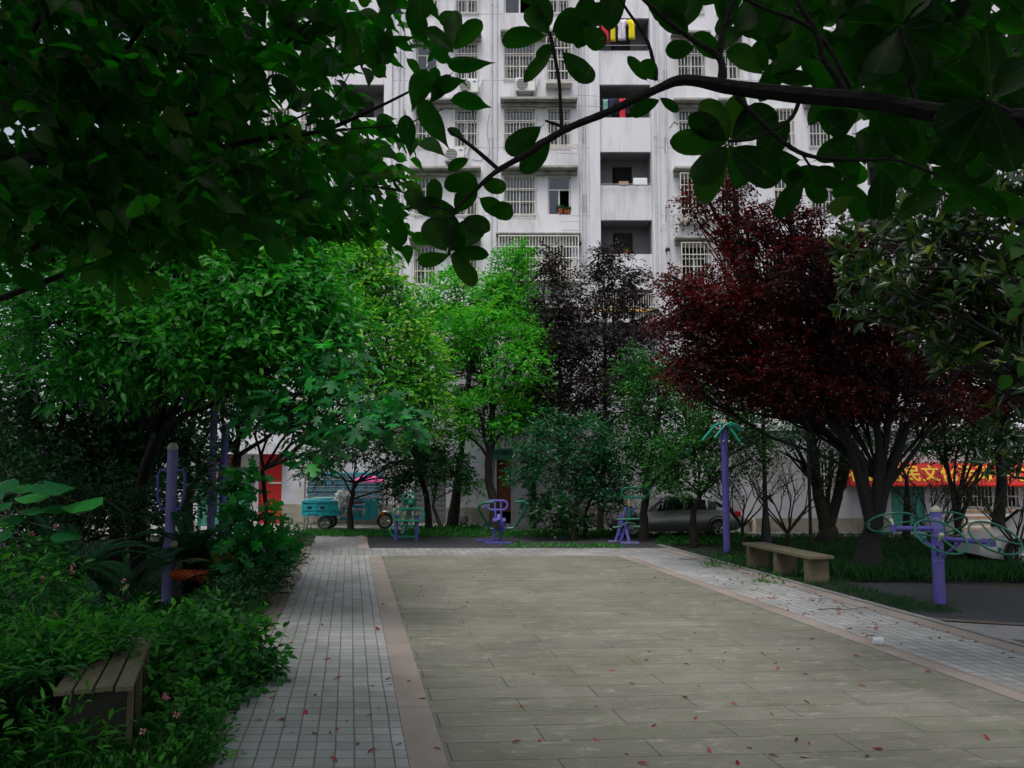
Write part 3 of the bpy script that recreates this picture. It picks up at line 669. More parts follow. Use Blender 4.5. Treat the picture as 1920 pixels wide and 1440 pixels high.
# stair with sloping side wall and green hand rail
m=MB(); zr=[(958,.0),(958,1.25),(985,1.75),(1060,3.3),(1060,.0)]
m.prism([(X(a),z) for a,z in zr],FY-1.3,FY-1.15); m.build('stair_wall',M['lowwall'],bld)
m=MB()
for i in range(9):
    m.span(X(962)+i*.24,X(962)+(i+1)*.24,FY-1.148,FY-.005,0,.35+i*.17)
m.build('stair_flight',M['concrete'],bld)
m=MB(); m.tube([(X(956),FY-1.2,1.45),(X(986),FY-1.2,1.95),(X(1060),FY-1.2,3.75)],.035,6)
for a,z in ((958,1.2),(986,1.8),(1020,2.5),(1055,3.2)): m.tube([(X(a),FY-1.2,z),(X(a),FY-1.2,z+.35)],.02,5)
m.build('hand_rail',M['green'],bld)
m=MB(); m.span(X(1350),X(1386),FY+.1,FY+.15,0,2.9)
for i in range(4): m.span(X(1350)+i*.2+.02,X(1350)+i*.2+.03,FY+.085,FY+.098,0,2.9)
tag(m.build('door',M['greendoor'],bld),'dark green metal door behind the parked car')

# ---------- the shop annex on the right ----------
AY=29.6; AS=AY/1600.
def XA(px): return (px-960)*AY/1604.
anx=thing('shop_annex',(XA(1650),AY,0),'single storey grey annex with stained plinth and red lettered fascia at right','annex building')
def ZA(py): return W(1600,py,AY).z
m=MB(); H=3.5
cols=[('s',1387,1524),('w',1524,1556),('s',1556,1667),('d',1667,1730),('s',1730,1797),('w',1797,1906),('s',1906,2150)]
for kd,a,b in cols:
    if kd=='s': m.span(XA(a),XA(b),AY,AY+.25,0,H)
    elif kd=='w':
        zz=(ZA(942) if a<1600 else ZA(953)); m.span(XA(a),XA(b),AY,AY+.25,0,zz); m.span(XA(a),XA(b),AY,AY+.25,ZA(862) if a<1600 else ZA(908),H)
    else: m.span(XA(a),XA(b),AY,AY+.25,2.3,H)
m.span(XA(1387),XA(1387)+.25,AY+.252,FY-.06,0,H); m.span(XA(1387)-.1,XA(2150)+.1,AY-.15,FY-.06,H+.002,H+.15)
m.build('wall',M['lowwall'],anx)
m=MB(); m.span(XA(1400),XA(2140),AY+1.2,AY+3.9,0,H-.01); m.build('annex_core',M['dark'],anx)
m=MB()
for a,b in ((1388,1666),(1731,2150)): m.span(XA(a),XA(b),AY-.05,AY-.003,0,.5)
build_loose(m,'plinth',M['plinth'],anx)
m=MB(); m.span(XA(1380),XA(1920),AY-.6,AY-.052,-.01,.035); m.build('footing',M['concrete'],anx)
def awin(a,b,z0,z1,nv,nh,split=None):
    f=MB(); x0_,x1_=XA(a)+.005,XA(b)-.005; t=.06; y=AY+.08
    for q in ((x0_,x0_+t,z0,z1),(x1_-t,x1_,z0,z1),(x0_+t,x1_-t,z0,z0+t),(x0_+t,x1_-t,z1-t,z1)): f.span(q[0],q[1],y,y+.07,q[2],q[3])
    if split: xs=XA(split); f.span(xs-.06,xs+.06,y-.02,y+.09,z0+t,z1-t)
    w=f.build('window',M['white'],anx)
    p=MB(); p.span(x0_+t,x1_-t,y+.09+.005,y+.1,z0+t,z1-t); p.build('pane',M['glass'],w)
    g=MB(); bars(g,x0_+.02,x1_-.02,z0+.02,z1-.02,AY-.03,nv,nh,.012); g.build('grille',M['grille'],w)
    g=MB(); g.span(x0_+t,(XA(split) if split else x1_)-t,y+.3,y+.32,z0,z1); g.build('curtain',M['curtain_grey'],w)
awin(1524,1556,ZA(942),ZA(862),5,3); awin(1797,1906,ZA(953),ZA(908),15,1+1,1862)
m=MB(); m.span(XA(1667),XA(1730),AY+.1,AY+.15,0,2.3)
for xx in np.linspace(XA(1667)+.1,XA(1730)-.1,5): m.span(xx-.012,xx+.012,AY+.085,AY+.098,0,2.3)
for zz in (.45,1.3,1.36,2.1): m.span(XA(1668),XA(1729),AY+.08,AY+.098,zz,zz+.025)
dr=m.build('door',M['greendoor'],anx); tag(dr,'teal folded metal door with lock'); 
m=MB(); m.span(XA(1696),XA(1702),AY+.04,AY+.079,1.15,1.32); m.build('door_lock',M['pipe'],dr)
# striped brown and white boards below the window
m=MB()
for py in (958,969,980,990): m.span(XA(1795),XA(2000),AY-.30,AY-.06,ZA(py)-.04,ZA(py)+.045)
build_loose(m,'wall_plank',M['brickstrip'],anx)
m=MB(); m.span(XA(1794),XA(2000),AY-.27,AY-.055,.0,ZA(955)); m.build('planter_wall',M['white'],anx)
# fascia
m=MB(); a=Vector((XA(1581),AY-.25,0)); b=Vector((XA(2080),AY-.25,0)); zb,zt=ZA(909),ZA(868)
m.prism([(AY-.62,zb),(AY-.58,zb+.0),(AY-.2,zt),(AY-.26,zt)],0,0); 
m=MB(); x0_,x1_=XA(1581),XA(2080)
m.add([(x0_,AY-.60,zb),(x1_,AY-.60,zb),(x1_,AY-.35,zt),(x0_,AY-.35,zt),(x0_,AY-.003,zb),(x1_,AY-.003,zb),(x1_,AY-.003,zt),(x0_,AY-.003,zt)],[(0,1,2,3),(4,7,6,5),(0,4,5,1),(3,2,6,7),(0,3,7,4),(1,5,6,2)])
fas=m.build('fascia',M['bannerred'],anx)
m=MB(); m.span(x0_,x1_,AY-.63,AY-.602,zb-.03,zb+.02); m.build('fascia_trim',M['tail'],fas)
def text(s_,size,mat,parent,mtx,ext=.006,name='lettering',bold=0):
    cu=bpy.data.curves.new(name,'FONT'); cu.body=s_; cu.size=size; cu.extrude=ext; cu.align_x='CENTER'; cu.align_y='CENTER'; cu.offset=bold
    o=bpy.data.objects.new(name,cu); COL.objects.link(o); bpy.context.view_layer.update()
    dg=bpy.context.evaluated_depsgraph_get(); me=bpy.data.meshes.new_from_object(o.evaluated_get(dg)); bpy.data.objects.remove(o)
    me.transform(mtx); return link(name,me,mat,parent)
sl=math.atan2(zt-zb,.25)
for i,ch in enumerate('社区居民文化活动中心'):
    px=1595+i*33.6; p=Vector((XA(px),AY-.49,(zb+zt)/2-.02))
    text(ch,.60,M['yellow'],fas,Matrix.Translation(p)@Matrix.Rotation(sl,4,'X'),.012,'lettering',.012)
# ---------- things on the facade ----------
def aircon(px,z,lab,w=.80):
    x=X(px); t=thing('air_conditioner',(x,FY-.2,z),lab,'air conditioner','outdoor units on the apartment facade')
    m=MB(); m.span(x-w/2,x+w/2,FY-.42,FY-.08,z,z+.56); c=m.build('case',M['acmetal'],t,bevel=.02)
    m=MB(); m.lathe([(.0,0),(.22,0),(.235,.012),(.22,.02),(.0,.02)],(x-w*.16,FY-.421,z+.28),(0,-1,0),20); m.build('fan_disc',M['shutter'],t)
    m=MB(); 
    for i in range(7): m.span(x-w*.16-.24,x-w*.16+.24,FY-.452,FY-.443,z+.08+i*.065,z+.09+i*.065)
    m.build('fan_guard',M['acmetal'],t)
    m=MB(); m.span(x+w*.24,x+w*.4,FY-.426,FY-.421,z+.42,z+.48); m.build('badge',M['curtain_blue'],t)
    m=MB()
    for s in(-1,1): m.span(x+s*w*.36-.02,x+s*w*.36+.02,FY-.44,FY-.003,z-.05,z-.005); m.span(x+s*w*.36-.015,x+s*w*.36+.015,FY-.1,FY-.06,z-.35,z-.05)
    m.span(x-w/2,x+w/2,FY-.45,FY-.42,z-.05,z-.02)
    m.build('bracket',M['shutter'],t)
    m=MB(); m.tube([(x+w/2,FY-.3,z+.2),(x+w/2+.1,FY-.15,z+.45),(x+w/2+.15,FY-.04,z+.75)],.03,6); m.build('hose',M['pipe'],t,smooth=True)
aircon(985,Tk(1)+2.28,'white air conditioner unit under the caged window in the middle bay')
aircon(878,Tk(1)+2.22,'white air conditioner unit under the green filmed window, near the drain pipe')
aircon(853,Tk(0)+2.2,'white air conditioner unit lower down behind the hanging magnolia leaves')
# laundry
def garment(px,z,w,h,mat,lab,y=.5,kind='shirt'):
    x=X(px); V=[];Fc=[];n=8;mrow=6; rg=random.Random(int(px*7+z))
    prof=[(.5,0),(.5,.22),(.33,.3),(.35,.6),(.36,1)] if kind=='shirt' else [(.5,0),(.48,.3),(.5,.7),(.47,1)]
    for j in range(mrow+1):
        t=j/mrow; 
        for q in range(len(prof)-1):
            if prof[q][1]<=t<=prof[q+1][1]+1e-6: u=(t-prof[q][1])/(prof[q+1][1]-prof[q][1]+1e-9); hw=prof[q][0]*(1-u)+prof[q+1][0]*u
        for i in range(n+1):
            V.append((x+(i/n-.5)*2*hw*w,FY+y+.035*math.sin(i*1.7+rg.random()*.5),z-h*t-.02*rg.random()))
    for j in range(mrow):
        for i in range(n): a=j*(n+1)+i; Fc.append((a,a+1,a+n+2,a+n+1))
    m=MB(); m.add(V,Fc); o=m.build('garment',mat,None,smooth=True); s=o.modifiers.new('thickness','SOLIDIFY'); s.thickness=.012
    tag(o,lab,'laundry','laundry hung on the balconies')
def cmat(n,c): return plain('cloth_'+n,c,.9,var=.2,scale=6)
cr,cy,cwh,cn,cbl,cgr=cmat('red',(.6,.02,.05)),cmat('yellow',(.75,.62,.01)),cmat('lilac',(.62,.58,.66)),cmat('navy',(.02,.03,.08)),cmat('black',(.015,.015,.02)),cmat('aqua',(.25,.45,.42))
z=Tk(2)+2.62
garment(1137,z,.42,1.0,cr,'red cloth hanging at the left of the topmost laundry line',y=-.1)
garment(1152,z,.28,.95,cy,'narrow yellow shirt hanging between the red cloth and the lilac shirt',y=-.1)
garment(1169,z,.45,.9,cwh,'pale lilac shirt hanging between two yellow garments',y=-.1)
garment(1188,z,.36,.85,cy,'yellow shirt hanging at the right of the pale lilac shirt',y=-.1)
z=Tk(1)+2.25
garment(1130,z,.22,.75,cbl,'black garment at the left end of the lower laundry line',y=.25)
garment(1138,z-.05,.2,.6,cgr,'aqua towel on the lower laundry line beside black clothes',y=.22,kind='towel')
garment(1150,z,.3,.65,cn,'navy garment on the lower laundry line beside the aqua towel',y=.25)
garment(1160,z,.28,.7,cbl,'black garment just left of the red towel on the lower laundry line',y=.25)
garment(1170,z-.05,.24,1.15,cr,'long red towel on the lower laundry line',y=.15,kind='towel')
garment(1180,z,.26,.7,cbl,'black garment just right of the red towel on the lower laundry line',y=.25)
# boxes and pots on parapets and sills
def smallbox(name,px0,px1,z0,z1,y0,y1,mat,lab,cat):
    t=MB(); t.span(X(px0),X(px1),FY+y0,FY+y1,z0,z1); t.span(X(px0)+.03,X(px1)-.03,FY+y0-.006,FY+y0-.001,z0+.04,z1-.05); o=t.build(name,mat,None,bevel=.012); tag(o,lab,cat)
smallbox('storage_box',1188,1214,Tk(0)+1.335,Tk(0)+1.64,.0,.16,M['bag'],'white box standing on the balcony parapet','box')
smallbox('cardboard_box',1161,1179,Tk(0)+1.335,Tk(0)+1.5,.0,.15,M['brickstrip'],'brown cardboard box on the balcony parapet left of the white box','box')
def pot(px,z,y,s,lab):
    x=X(px); t=thing('flower_pot',(x,FY+y,z),lab,'potted plant','small pots on the facade')
    m=MB(); m.lathe([(0,0),(.06*s,0),(.085*s,.13*s),(.095*s,.14*s),(.09*s,.16*s),(0,.15*s)],(x,FY+y,z)); m.build('pot',M['terra'],t,smooth=True)
    lv=Leaves(); n=40; P=np.array([x,FY+y,z+.15*s])+RNG.normal(0,.05*s,(n,3)); A=RNG.normal(0,1,(n,3)); A[:,2]=abs(A[:,2])+.4; lv.add(P,A,RNG.normal(0,1,(n,3)),np.full(n,.13*s),np.full(n,.4),RNG.random(n)); lv.build('plant',M['l_dark'],T_hex,t)
pot(1051,Tk(0)+.155,.04,1.2,'leafy plant in a terracotta pot at the left on the open window sill'); pot(1060,Tk(0)+.155,.04,.8,'small terracotta pot between two others on the open window sill'); pot(1066,Tk(0)+.155,.04,1,'terracotta pot at the right on the open window sill')
pot(1173,Tk(-1)+1.34,.08,1,'terracotta pot on the lower balcony parapet behind the plum tree')
# sewer elbow and valve on the annex footing
t=thing('waste_pipe',G(1414,1000),'short white pipe with a bent top beside the annex plinth','pipe'); g_=G(1414,1000)
m=MB(); m.tube([g_,g_+Vector((0,0,.38)),g_+Vector((-.03,0,.48)),g_+Vector((-.12,0,.50)),g_+Vector((-.16,0,.44))],.075,10); m.build('pipe_body',M['cyl'],t,smooth=True)
# =================== OUTDOOR GYM, BENCHES, VEHICLES ===================
V=Vector
def ring(c,r,normal,tr,n=36,mb=None,tn=8):
    nrm_=Vector(normal).normalized(); u=nrm_.orthogonal().normalized(); w=nrm_.cross(u); c=Vector(c)
    mb.tube([c+(u*math.cos(2*math.pi*i/n)+w*math.sin(2*math.pi*i/n))*r for i in range(n)],tr,tn,closed=True)
def stadium(cx,cz,w,h,y,n=8,rr=None,plane='xz'):
    r=rr or h/2; P=[]
    for sx,sz,a0 in ((1,1,0),(-1,1,90),(-1,-1,180),(1,-1,270)):
        for i in range(n+1):
            a=R(a0+90*i/n); P.append(Vector((cx+sx*(w/2-r)+r*math.cos(a),y,cz+sz*(h/2-r)+r*math.sin(a))))
    return P
# --- tai chi wheels ---
P0=G(1762,1131)
t=thing('hand_wheel_station',P0,'purple post with four green tilted hand wheels on the dark rubber ground','exercise machine')
m=MB(); ztop=W(1762,958,P0.y).z; m.lathe([(.0,0),(.10,0),(.10,1.05),(.098,1.06),(.098,ztop-.02),(.092,ztop)],P0,n=24); m.build('post',M['purple'],t,smooth=True)
m=MB(); m.lathe([(.105,ztop-.01),(.10,ztop+.03),(.02,ztop+.10),(.0,ztop+.105)],P0,n=24); m.build('post_cap',M['cap'],t,smooth=True)
m=MB(); m.lathe([(.104,.95),(.104,1.02)],P0,n=24); m.lathe([(.104,.74),(.104,.76)],P0,n=24); m.lathe([(.1005,ztop-.30),(.1005,ztop-.1)],P0,n=24); build_loose(m,'collar',M['purple2'],t,smooth=True)
def wpos(px,py,Y): return W(px,py,Y)
wheels=[((1865,1010),14.3,(.106,-.59,.83),3),((1763,1008),14.05,(.11,-.60,.82),2.2),((1672,982),15.2,(.02,.46,.85),1),((1766,982),15.5,(.10,.5,.85),0.4)]
for (px,py),Y,nv,a0 in wheels:
    hub=wpos(px,py,Y); nv=Vector(nv).normalized()
    arm=MB(); st=Vector((P0.x,P0.y,hub.z-.10)); end=hub-nv*.09; st.z=end.z
    dirn=(end-st).normalized(); arm.tube([st+dirn*.09,end],.042,10); arm.tube([st+dirn*.11+Vector((0,0,-.32)),st+dirn*.42+Vector((0,0,-.03))],.03,8)
    arm.tube([end+Vector((0,0,-.06)),end+Vector((0,0,.07))],.055,10); arm.build('arm',M['purple'],t,smooth=True)
    wh=MB(); ring(hub+nv*.02,.41,nv,.019,40,wh); u=nv.orthogonal().normalized(); w=nv.cross(u)
    for k in range(3):
        a=a0+k*2.094; d_=u*math.cos(a)+w*math.sin(a); wh.tube([hub+d_*.02,hub+d_*.40+nv*.02],.015,7)
    wl=wh.build('wheel',M['green'],t,smooth=True)
    hb=MB(); hb.tube([hub-nv*.09,hub+nv*.03],.035,10); hb.sphere(hub+nv*.055,.042,12); hb.build('hub_cap',M['cap'],wl,smooth=True)
    a=a0+.5; d_=u*math.cos(a)+w*math.sin(a); kb=MB(); p=hub+d_*.41+nv*.02; kb.tube([p,p+nv*.06],.014,6); kb.sphere(p+nv*.08,.035,10); kb.build('knob',M['green'],wl,smooth=True)
# --- arm stretcher post ---
P0=G(1363,1036); zt=W(1362,792,P0.y).z
t=thing('arm_stretcher',P0,'tall slim purple post with curved green bars drooping from its top','exercise machine')
m=MB(); m.lathe([(0,0),(.095,0),(.095,zt-.03)],P0,n=20); m.build('post',M['purple'],t,smooth=True)
m=MB(); m.lathe([(.10,zt-.03),(.10,zt),(.07,zt+.06),(0,zt+.09)],P0,n=20); m.build('post_cap',M['cap'],t,smooth=True)
s=P0.y/F
for pts in ([(1360,797),(1350,794),(1340,798),(1331,809),(1317,826)],[(1386,808),(1380,797),(1370,793),(1360,797),(1352,806),(1340,821)],[(1366,800),(1376,812),(1387,829)],[(1364,800),(1372,797),(1380,800),(1386,808)]):
    m=MB(); yy=P0.y-.12 if pts[0][0]!=1364 else P0.y+.12
    m.tube([W(x,y,yy+(.0 if i else .08)) for i,(x,y) in enumerate(pts)],.036,8); m.build('bar',M['mint'],t,smooth=True)
m=MB()
for px,py in ((1357,799),(1366,798),(1357,828),(1367,828)): c=W(px,py,P0.y-.11); m.sphere(c,.035,8)
build_loose(m,'bolt_cap',M['steel'],t,smooth=True)
# --- handle post with orange massage roller ---
P0=G(314,1131); zt=W(327,838,P0.y).z
t=thing('massage_roller_post',P0,'purple post with two loop handles and an orange studded roller among the shrubs','exercise machine')
m=MB(); m.lathe([(0,0),(.105,0),(.105,1.02),(.09,1.03),(.09,zt-.03)],P0,n=20); m.build('post',M['purple2'],t,smooth=True)
m=MB(); m.lathe([(.094,zt-.04),(.094,zt),(.06,zt+.06),(0,zt+.08)],P0,n=20); m.build('post_cap',M['cap'],t,smooth=True)
m=MB(); m.sphere(P0+V((.11,-.06,1.02)),.07,12); m.build('joint',M['cap'],t,smooth=True)
for sx in(-1,1):
    m=MB(); pts=[(0,885),(18,881),(22,892),(21,930),(14,955),(0,953)]
    m.tube([V((P0.x+sx*(.03+x*P0.y/F),P0.y-.02,W(327,y,P0.y).z)) for x,y in pts],.026,8); m.build('handle',M['purple'],t,smooth=True)
c0=W(326,1077,P0.y-.05);c1=W(394,1080,P0.y-.22); m=MB(); m.tube([c0,c1],.082,16); ax=(c1-c0); L=ax.length; axn=ax.normalized();u=axn.orthogonal().normalized();w=axn.cross(u)
for i in range(12):
    for k in range(10):
        a=2*math.pi*(k+.5*(i%2))/10; p=c0+axn*(L*(i+.5)/12)+(u*math.cos(a)+w*math.sin(a))*.085; m.sphere(p,.017,6)
m.build('roller',M['orange'],t)
m=MB(); m.tube([c0-axn*.08,c1+axn*.05],.028,8); m.build('axle',M['purple2'],t,smooth=True)
# --- two tall posts behind ---
for px0,px1,pt,lab,lp in ((393,404,735,'tall purple post, left one of the pair behind the cycad',0),(415,424,797,'shorter purple post with a thin side handle, right one of the pair',1)):
    P0=G(px0,1050); zt=W(px1,pt,P0.y).z; t=thing('exercise_post',P0,lab,'exercise post','pair of tall purple posts')
    m=MB(); m.lathe([(0,0),(.105,0),(.105,.45),(.092,.46),(.092,zt)],P0,n=18); m.build('post',M['purple'] if lp else M['purple2'],t,smooth=True)
    m=MB(); m.lathe([(.096,zt-.01),(.09,zt+.03),(0,zt+.06)],P0,n=18); m.build('post_cap',M['cap'],t,smooth=True)
    if lp:
        m=MB(); m.tube([V((P0.x-.07,P0.y-.07,1.05)),V((P0.x-.13,P0.y-.12,1.12)),V((P0.x-.13,P0.y-.12,1.68)),V((P0.x-.07,P0.y-.07,1.76))],.024,8); m.build('handle',M['purple'],t,smooth=True)
    m=MB(); m.tube([V((P0.x-.05,P0.y-.2,.25)),V((P0.x+.08,P0.y-.2,.25)),V((P0.x+.08,P0.y-.2,.02))],.03,8); m.build('foot_rest',M['purple2'],t,smooth=True)
# --- green and purple horse rider ---
YR1=G(766,1012).y
P0=G(764,1013); sx=P0.y/F
def wp(px,py,dy=0): return W(px,py,P0.y+dy)
t=thing('rider_machine',P0,'green tubular riding exerciser between two short purple posts','exercise machine')
for px in (744,782):
    m=MB(); b=G(px-1,1014); zt=W(px,965,P0.y-.1).z; m.lathe([(0,0),(.062,0),(.062,zt)],(wp(px,1000).x,P0.y-.1,0),n=14); m.build('post',M['purple'],t,smooth=True)
    m=MB(); m.lathe([(.064,zt-.01),(.05,zt+.04),(0,zt+.055)],(wp(px,1000).x,P0.y-.1,0),n=14); m.build('post_cap',M['cap'],t,smooth=True)
def loop(name,x0,x1,y0,y1,dy,r=.028,rr=None,mat='mint',closed=True):
    c=wp((x0+x1)/2,(y0+y1)/2,dy); w_=(x1-x0)*sx; h_=(y1-y0)*sx; m=MB(); P=stadium(c.x,c.z,w_,h_,P0.y+dy,6,rr and rr*sx); m.tube(P,r,7,closed=closed); return m.build(name,M[mat],t,smooth=True)
loop('handle_bar',738,795,954,976,-.22,.033)
loop('back_loop',756,779,924,958,.05,.03,rr=11)
loop('foot_loop',732,786,985,1006,.2,.03)
loop('seat_loop',750,771,957,990,.3,.026,rr=9)
m=MB(); m.box(wp(768,940,-.02),(.40,.06,.22)); m.build('back_pad',M['green'],t,bevel=.02)
m=MB(); m.tube([wp(757,936,-.06),wp(779,936,-.06)],.025,8); m.tube([wp(748,968,0),wp(782,968,0)],.022,8);m.tube([wp(748,988,0),wp(782,989,0)],.022,8); m.build('cross_bar',M['mint'],t,smooth=True)
m=MB(); m.box((wp(770,943,-.28)+wp(756,1002,.15))/2,(.13,.13,1.05),Matrix.Rotation(R(-22),3,'X')@Matrix.Rotation(R(14),3,'Y')); m.build('main_beam',plain('deep_green_paint',(.006,.07,.055),.4),t,bevel=.01)
m=MB(); m.sphere(wp(770,942,-.34),.085,14); m.build('round_cap',M['mint'],t,smooth=True)
# --- purple rower ---
P0=G(938,1019); sx=P0.y/F
t=thing('rowing_machine',P0,'purple seat and back loop on a pedestal with wide green pull bars','exercise machine')
m=MB(); m.span(P0.x-.45,P0.x+.35,P0.y-.16,P0.y-.08,.015,.06); m.span(P0.x-.75,P0.x-.0,P0.y+.6,P0.y+.68,.015,.06); m.span(P0.x-.14,P0.x-.06,P0.y-.08,P0.y+.6,.015,.055); m.build('base_frame',M['purple'],t)
m=MB(); a_=P0+V((-.1,.25,.03)); m.box((a_.x-.10,a_.y,a_.z+.20),(.09,.22,.46),Matrix.Rotation(R(12),3,'Y')); m.box((a_.x+.10,a_.y,a_.z+.20),(.09,.22,.46),Matrix.Rotation(R(-8),3,'Y')); m.build('pedestal',plain('deep_purple_paint',(.06,.055,.24),.45),t,bevel=.01)
m=MB(); m.box((wp(940,980,-.1)),(.10,.26,.50),Matrix.Rotation(R(38),3,'X')@Matrix.Rotation(R(-20),3,'Y')); m.build('slide_beam',M['purple'],t,bevel=.01)
m=MB(); m.box(wp(936,975,.05),(.40,.34,.07),Matrix.Rotation(R(8),3,'X')); m.build('seat',M['purple'],t,bevel=.02)
m=MB(); P=stadium(wp(933,0).x,wp(933,948).z,39*sx,17*sx,P0.y+.2,6); m.tube(P,.033,7,closed=True); 
for px in (928,939): m.tube([wp(px,941,.2),wp(px+1,972,.15)],.026,7)
m.build('back_loop',M['purple'],t,smooth=True)
for sgn,pts in ((-1,[(926,941),(907,943),(899,948),(898,955),(917,990),(922,992),(942,991)]),(1,[(966,941),(982,940),(989,945),(988,952),(968,985),(963,990),(945,991)])):
    m=MB(); m.tube([wp(x,y,(-.25+.5*min(1,max(0,(y-941)/50)))) for x,y in pts],.04,8); ob=m.build('pull_bar',M['green'],t,smooth=True)
    m=MB(); a_,b_=(pts[0],pts[1]); q=wp(*a_,-.25); q2=wp(a_[0]+(b_[0]-a_[0])*.7,a_[1]+(b_[1]-a_[1])*.7,-.25); m.tube([q,q2],.036,8); m.build('grip',M['black'] if sgn>0 else M['green'],ob,smooth=True)
# --- stepper at the right ---
P0=G(1175,1019); sx=P0.y/F
t=thing('air_walker',P0,'green and purple pedal exerciser with a long oval handle beside the car','exercise machine')
m=MB(); P=stadium(wp(1179,0).x,wp(1179,923.5).z,51*sx,18*sx,P0.y-.1,6); m.tube(P,.033,7,closed=True); m.build('handle_loop',M['green'],t,smooth=True)
m=MB(); m.tube([wp(1180,932,-.1),wp(1181,950,-.1)],.045,8); m.tube([wp(1180,950,-.1),wp(1179,982,-.05)],.055,8); m.build('upright',M['green'],t,smooth=True)
m=MB(); m.tube([wp(1179.6,936,-.13),wp(1180,949,-.13)],.05,8); m.build('worn_sleeve',plain('rusty_chrome',(.30,.22,.10),.5,var=.5,scale=20),t,smooth=True)
for x0_,x1_,yy in ((1157,1199,974),(1149,1162,989),(1188,1200,988)):
    m=MB(); m.tube([wp(x0_,yy,-.15),wp(x1_,yy-1,-.15)],.034,7); m.build('pedal_bar',M['green'],t,smooth=True)
m=MB(); m.tube([wp(1164,988,-.1),wp(1168,983,-.1),wp(1179,980,-.1),wp(1187,982,-.1),wp(1191,989,-.1)],.034,7); m.build('curved_link',M['green'],t,smooth=True)
for pts in ([(1174,951),(1155,1013)],[(1187,951),(1164,1013)],[(1171,980),(1180,1018)],[(1163,967),(1161,1004)]):
    m=MB(); m.tube([wp(*pts[0],.05),wp(*pts[1],.1 if pts[1][0]<1170 else -.1)],.05,8); m.build('leg',M['purple'],t,smooth=True)
m=MB(); 
for x0_,x1_,yy,dy in ((1141,1176,1013,.3),(1163,1198,1019,-.1)): a_=wp(x0_,yy,dy);b_=wp(x1_,yy,dy); m.span(a_.x,b_.x,a_.y-.04,a_.y+.04,.012,.06)
build_loose(m,'base_bar',M['purple2'],t)

M['shadestone']=plain('shaded_leg_stone',(.045,.045,.035),.95,var=.4,bump=.4)  # plank bench leg stone, the shade on its face put into the colour
# --- stone benches ---
def bench(name,lab,A,B,width,h,nleg,top,legs,planks=1,over=.12,legw=.14,group='stone benches',slim=False):
    A=Vector(A);B=Vector(B);dn=(B-A).normalized();sd=Vector((dn.y,-dn.x,0));L=(B-A).length
    t=thing(name,(A+B)/2,lab,'bench',group); rot=Matrix.Rotation(math.atan2(dn.y,dn.x),3,'Z')
    rg=random.Random(int(L*100))
    for i in range(planks):
        m=MB(); wv=width/planks; c=(A+B)/2+sd*(-width/2+wv*(i+.5))
        th=.045 if slim else .065; m.box((c.x,c.y,h+th/2+rg.uniform(-.006,.006)*(planks>1)),(L+over*2+rg.uniform(-.03,.02)*(planks>1),wv-(.018 if planks>1 else 0),th),rot)
        m.build('seat_plank' if planks>1 else 'seat',M[top],t,bevel=.008)
    for i in range(nleg):
        q=(i+.5*0)/(nleg-1); p=A.lerp(B,q); m=MB(); m.box((p.x,p.y,h/2-.01),(legw,width*(.78 if slim else .86),h),rot); lg=m.build('leg',M['shadestone' if slim else legs],t,bevel=.008)
        if slim:
            m=MB(); pp=p+sd*(width*.43); m.box((pp.x,pp.y,h/2-.01),(.07,.05,h),rot); m.build('leg_lit_edge',M[legs],lg,bevel=.006)  # pale strip added to imitate the light-catching edge of the leg
    return t
a=G(1407,1066);b=G(1513,1096)     # near face of the left and right legs
sdv=Vector((.35,.40,0))*.55
bench('stone_bench','stone bench slab on three block legs beside the right pavement',(a.x+.22,a.y+.18,0),(b.x+.27,b.y+.20,0),.55,.50,3,'benchstone','benchleg',1,.22,.16)
a=G(252,1428); 
bench('plank_bench','old grey plank bench half buried in the shrubs at lower left',(-3.42,7.22,0),(-3.98,8.85,0),.60,.63,3,'wood','benchleg',4,.20,.05,slim=True)
# --- lamps ---
P0=G(1437,1026); t=thing('street_lamp',P0,'black lamp post with a flared foot beside the bare shrubs','street lamp','park lamps')
m=MB(); m.lathe([(0,0),(.17,0),(.165,.1),(.14,.35),(.085,1.0),(.062,1.6),(.055,4.6),(0,4.62)],P0,n=12); m.build('post',M['black'],t,smooth=True)
P0=G(1524,1004); P0=Vector((W(1517,900,25).x,25,0)); t=thing('street_lamp',P0,'flat grey saucer lamp under the red maple','street lamp','park lamps'); zz=W(1515,711,25).z
m=MB(); m.lathe([(0,0),(.07,0),(.05,.6),(.04,zz-.1)],P0,n=10); m.build('post',M['black'],t,smooth=True)
m=MB(); m.lathe([(0,zz-.03),(.06,zz-.03),(.10,zz-.01),(.34,zz+.01),(.34,zz+.025),(.1,zz+.09),(0,zz+.1)],P0,n=24); m.build('lamp_shade',M['lampgrey'],t,smooth=True)
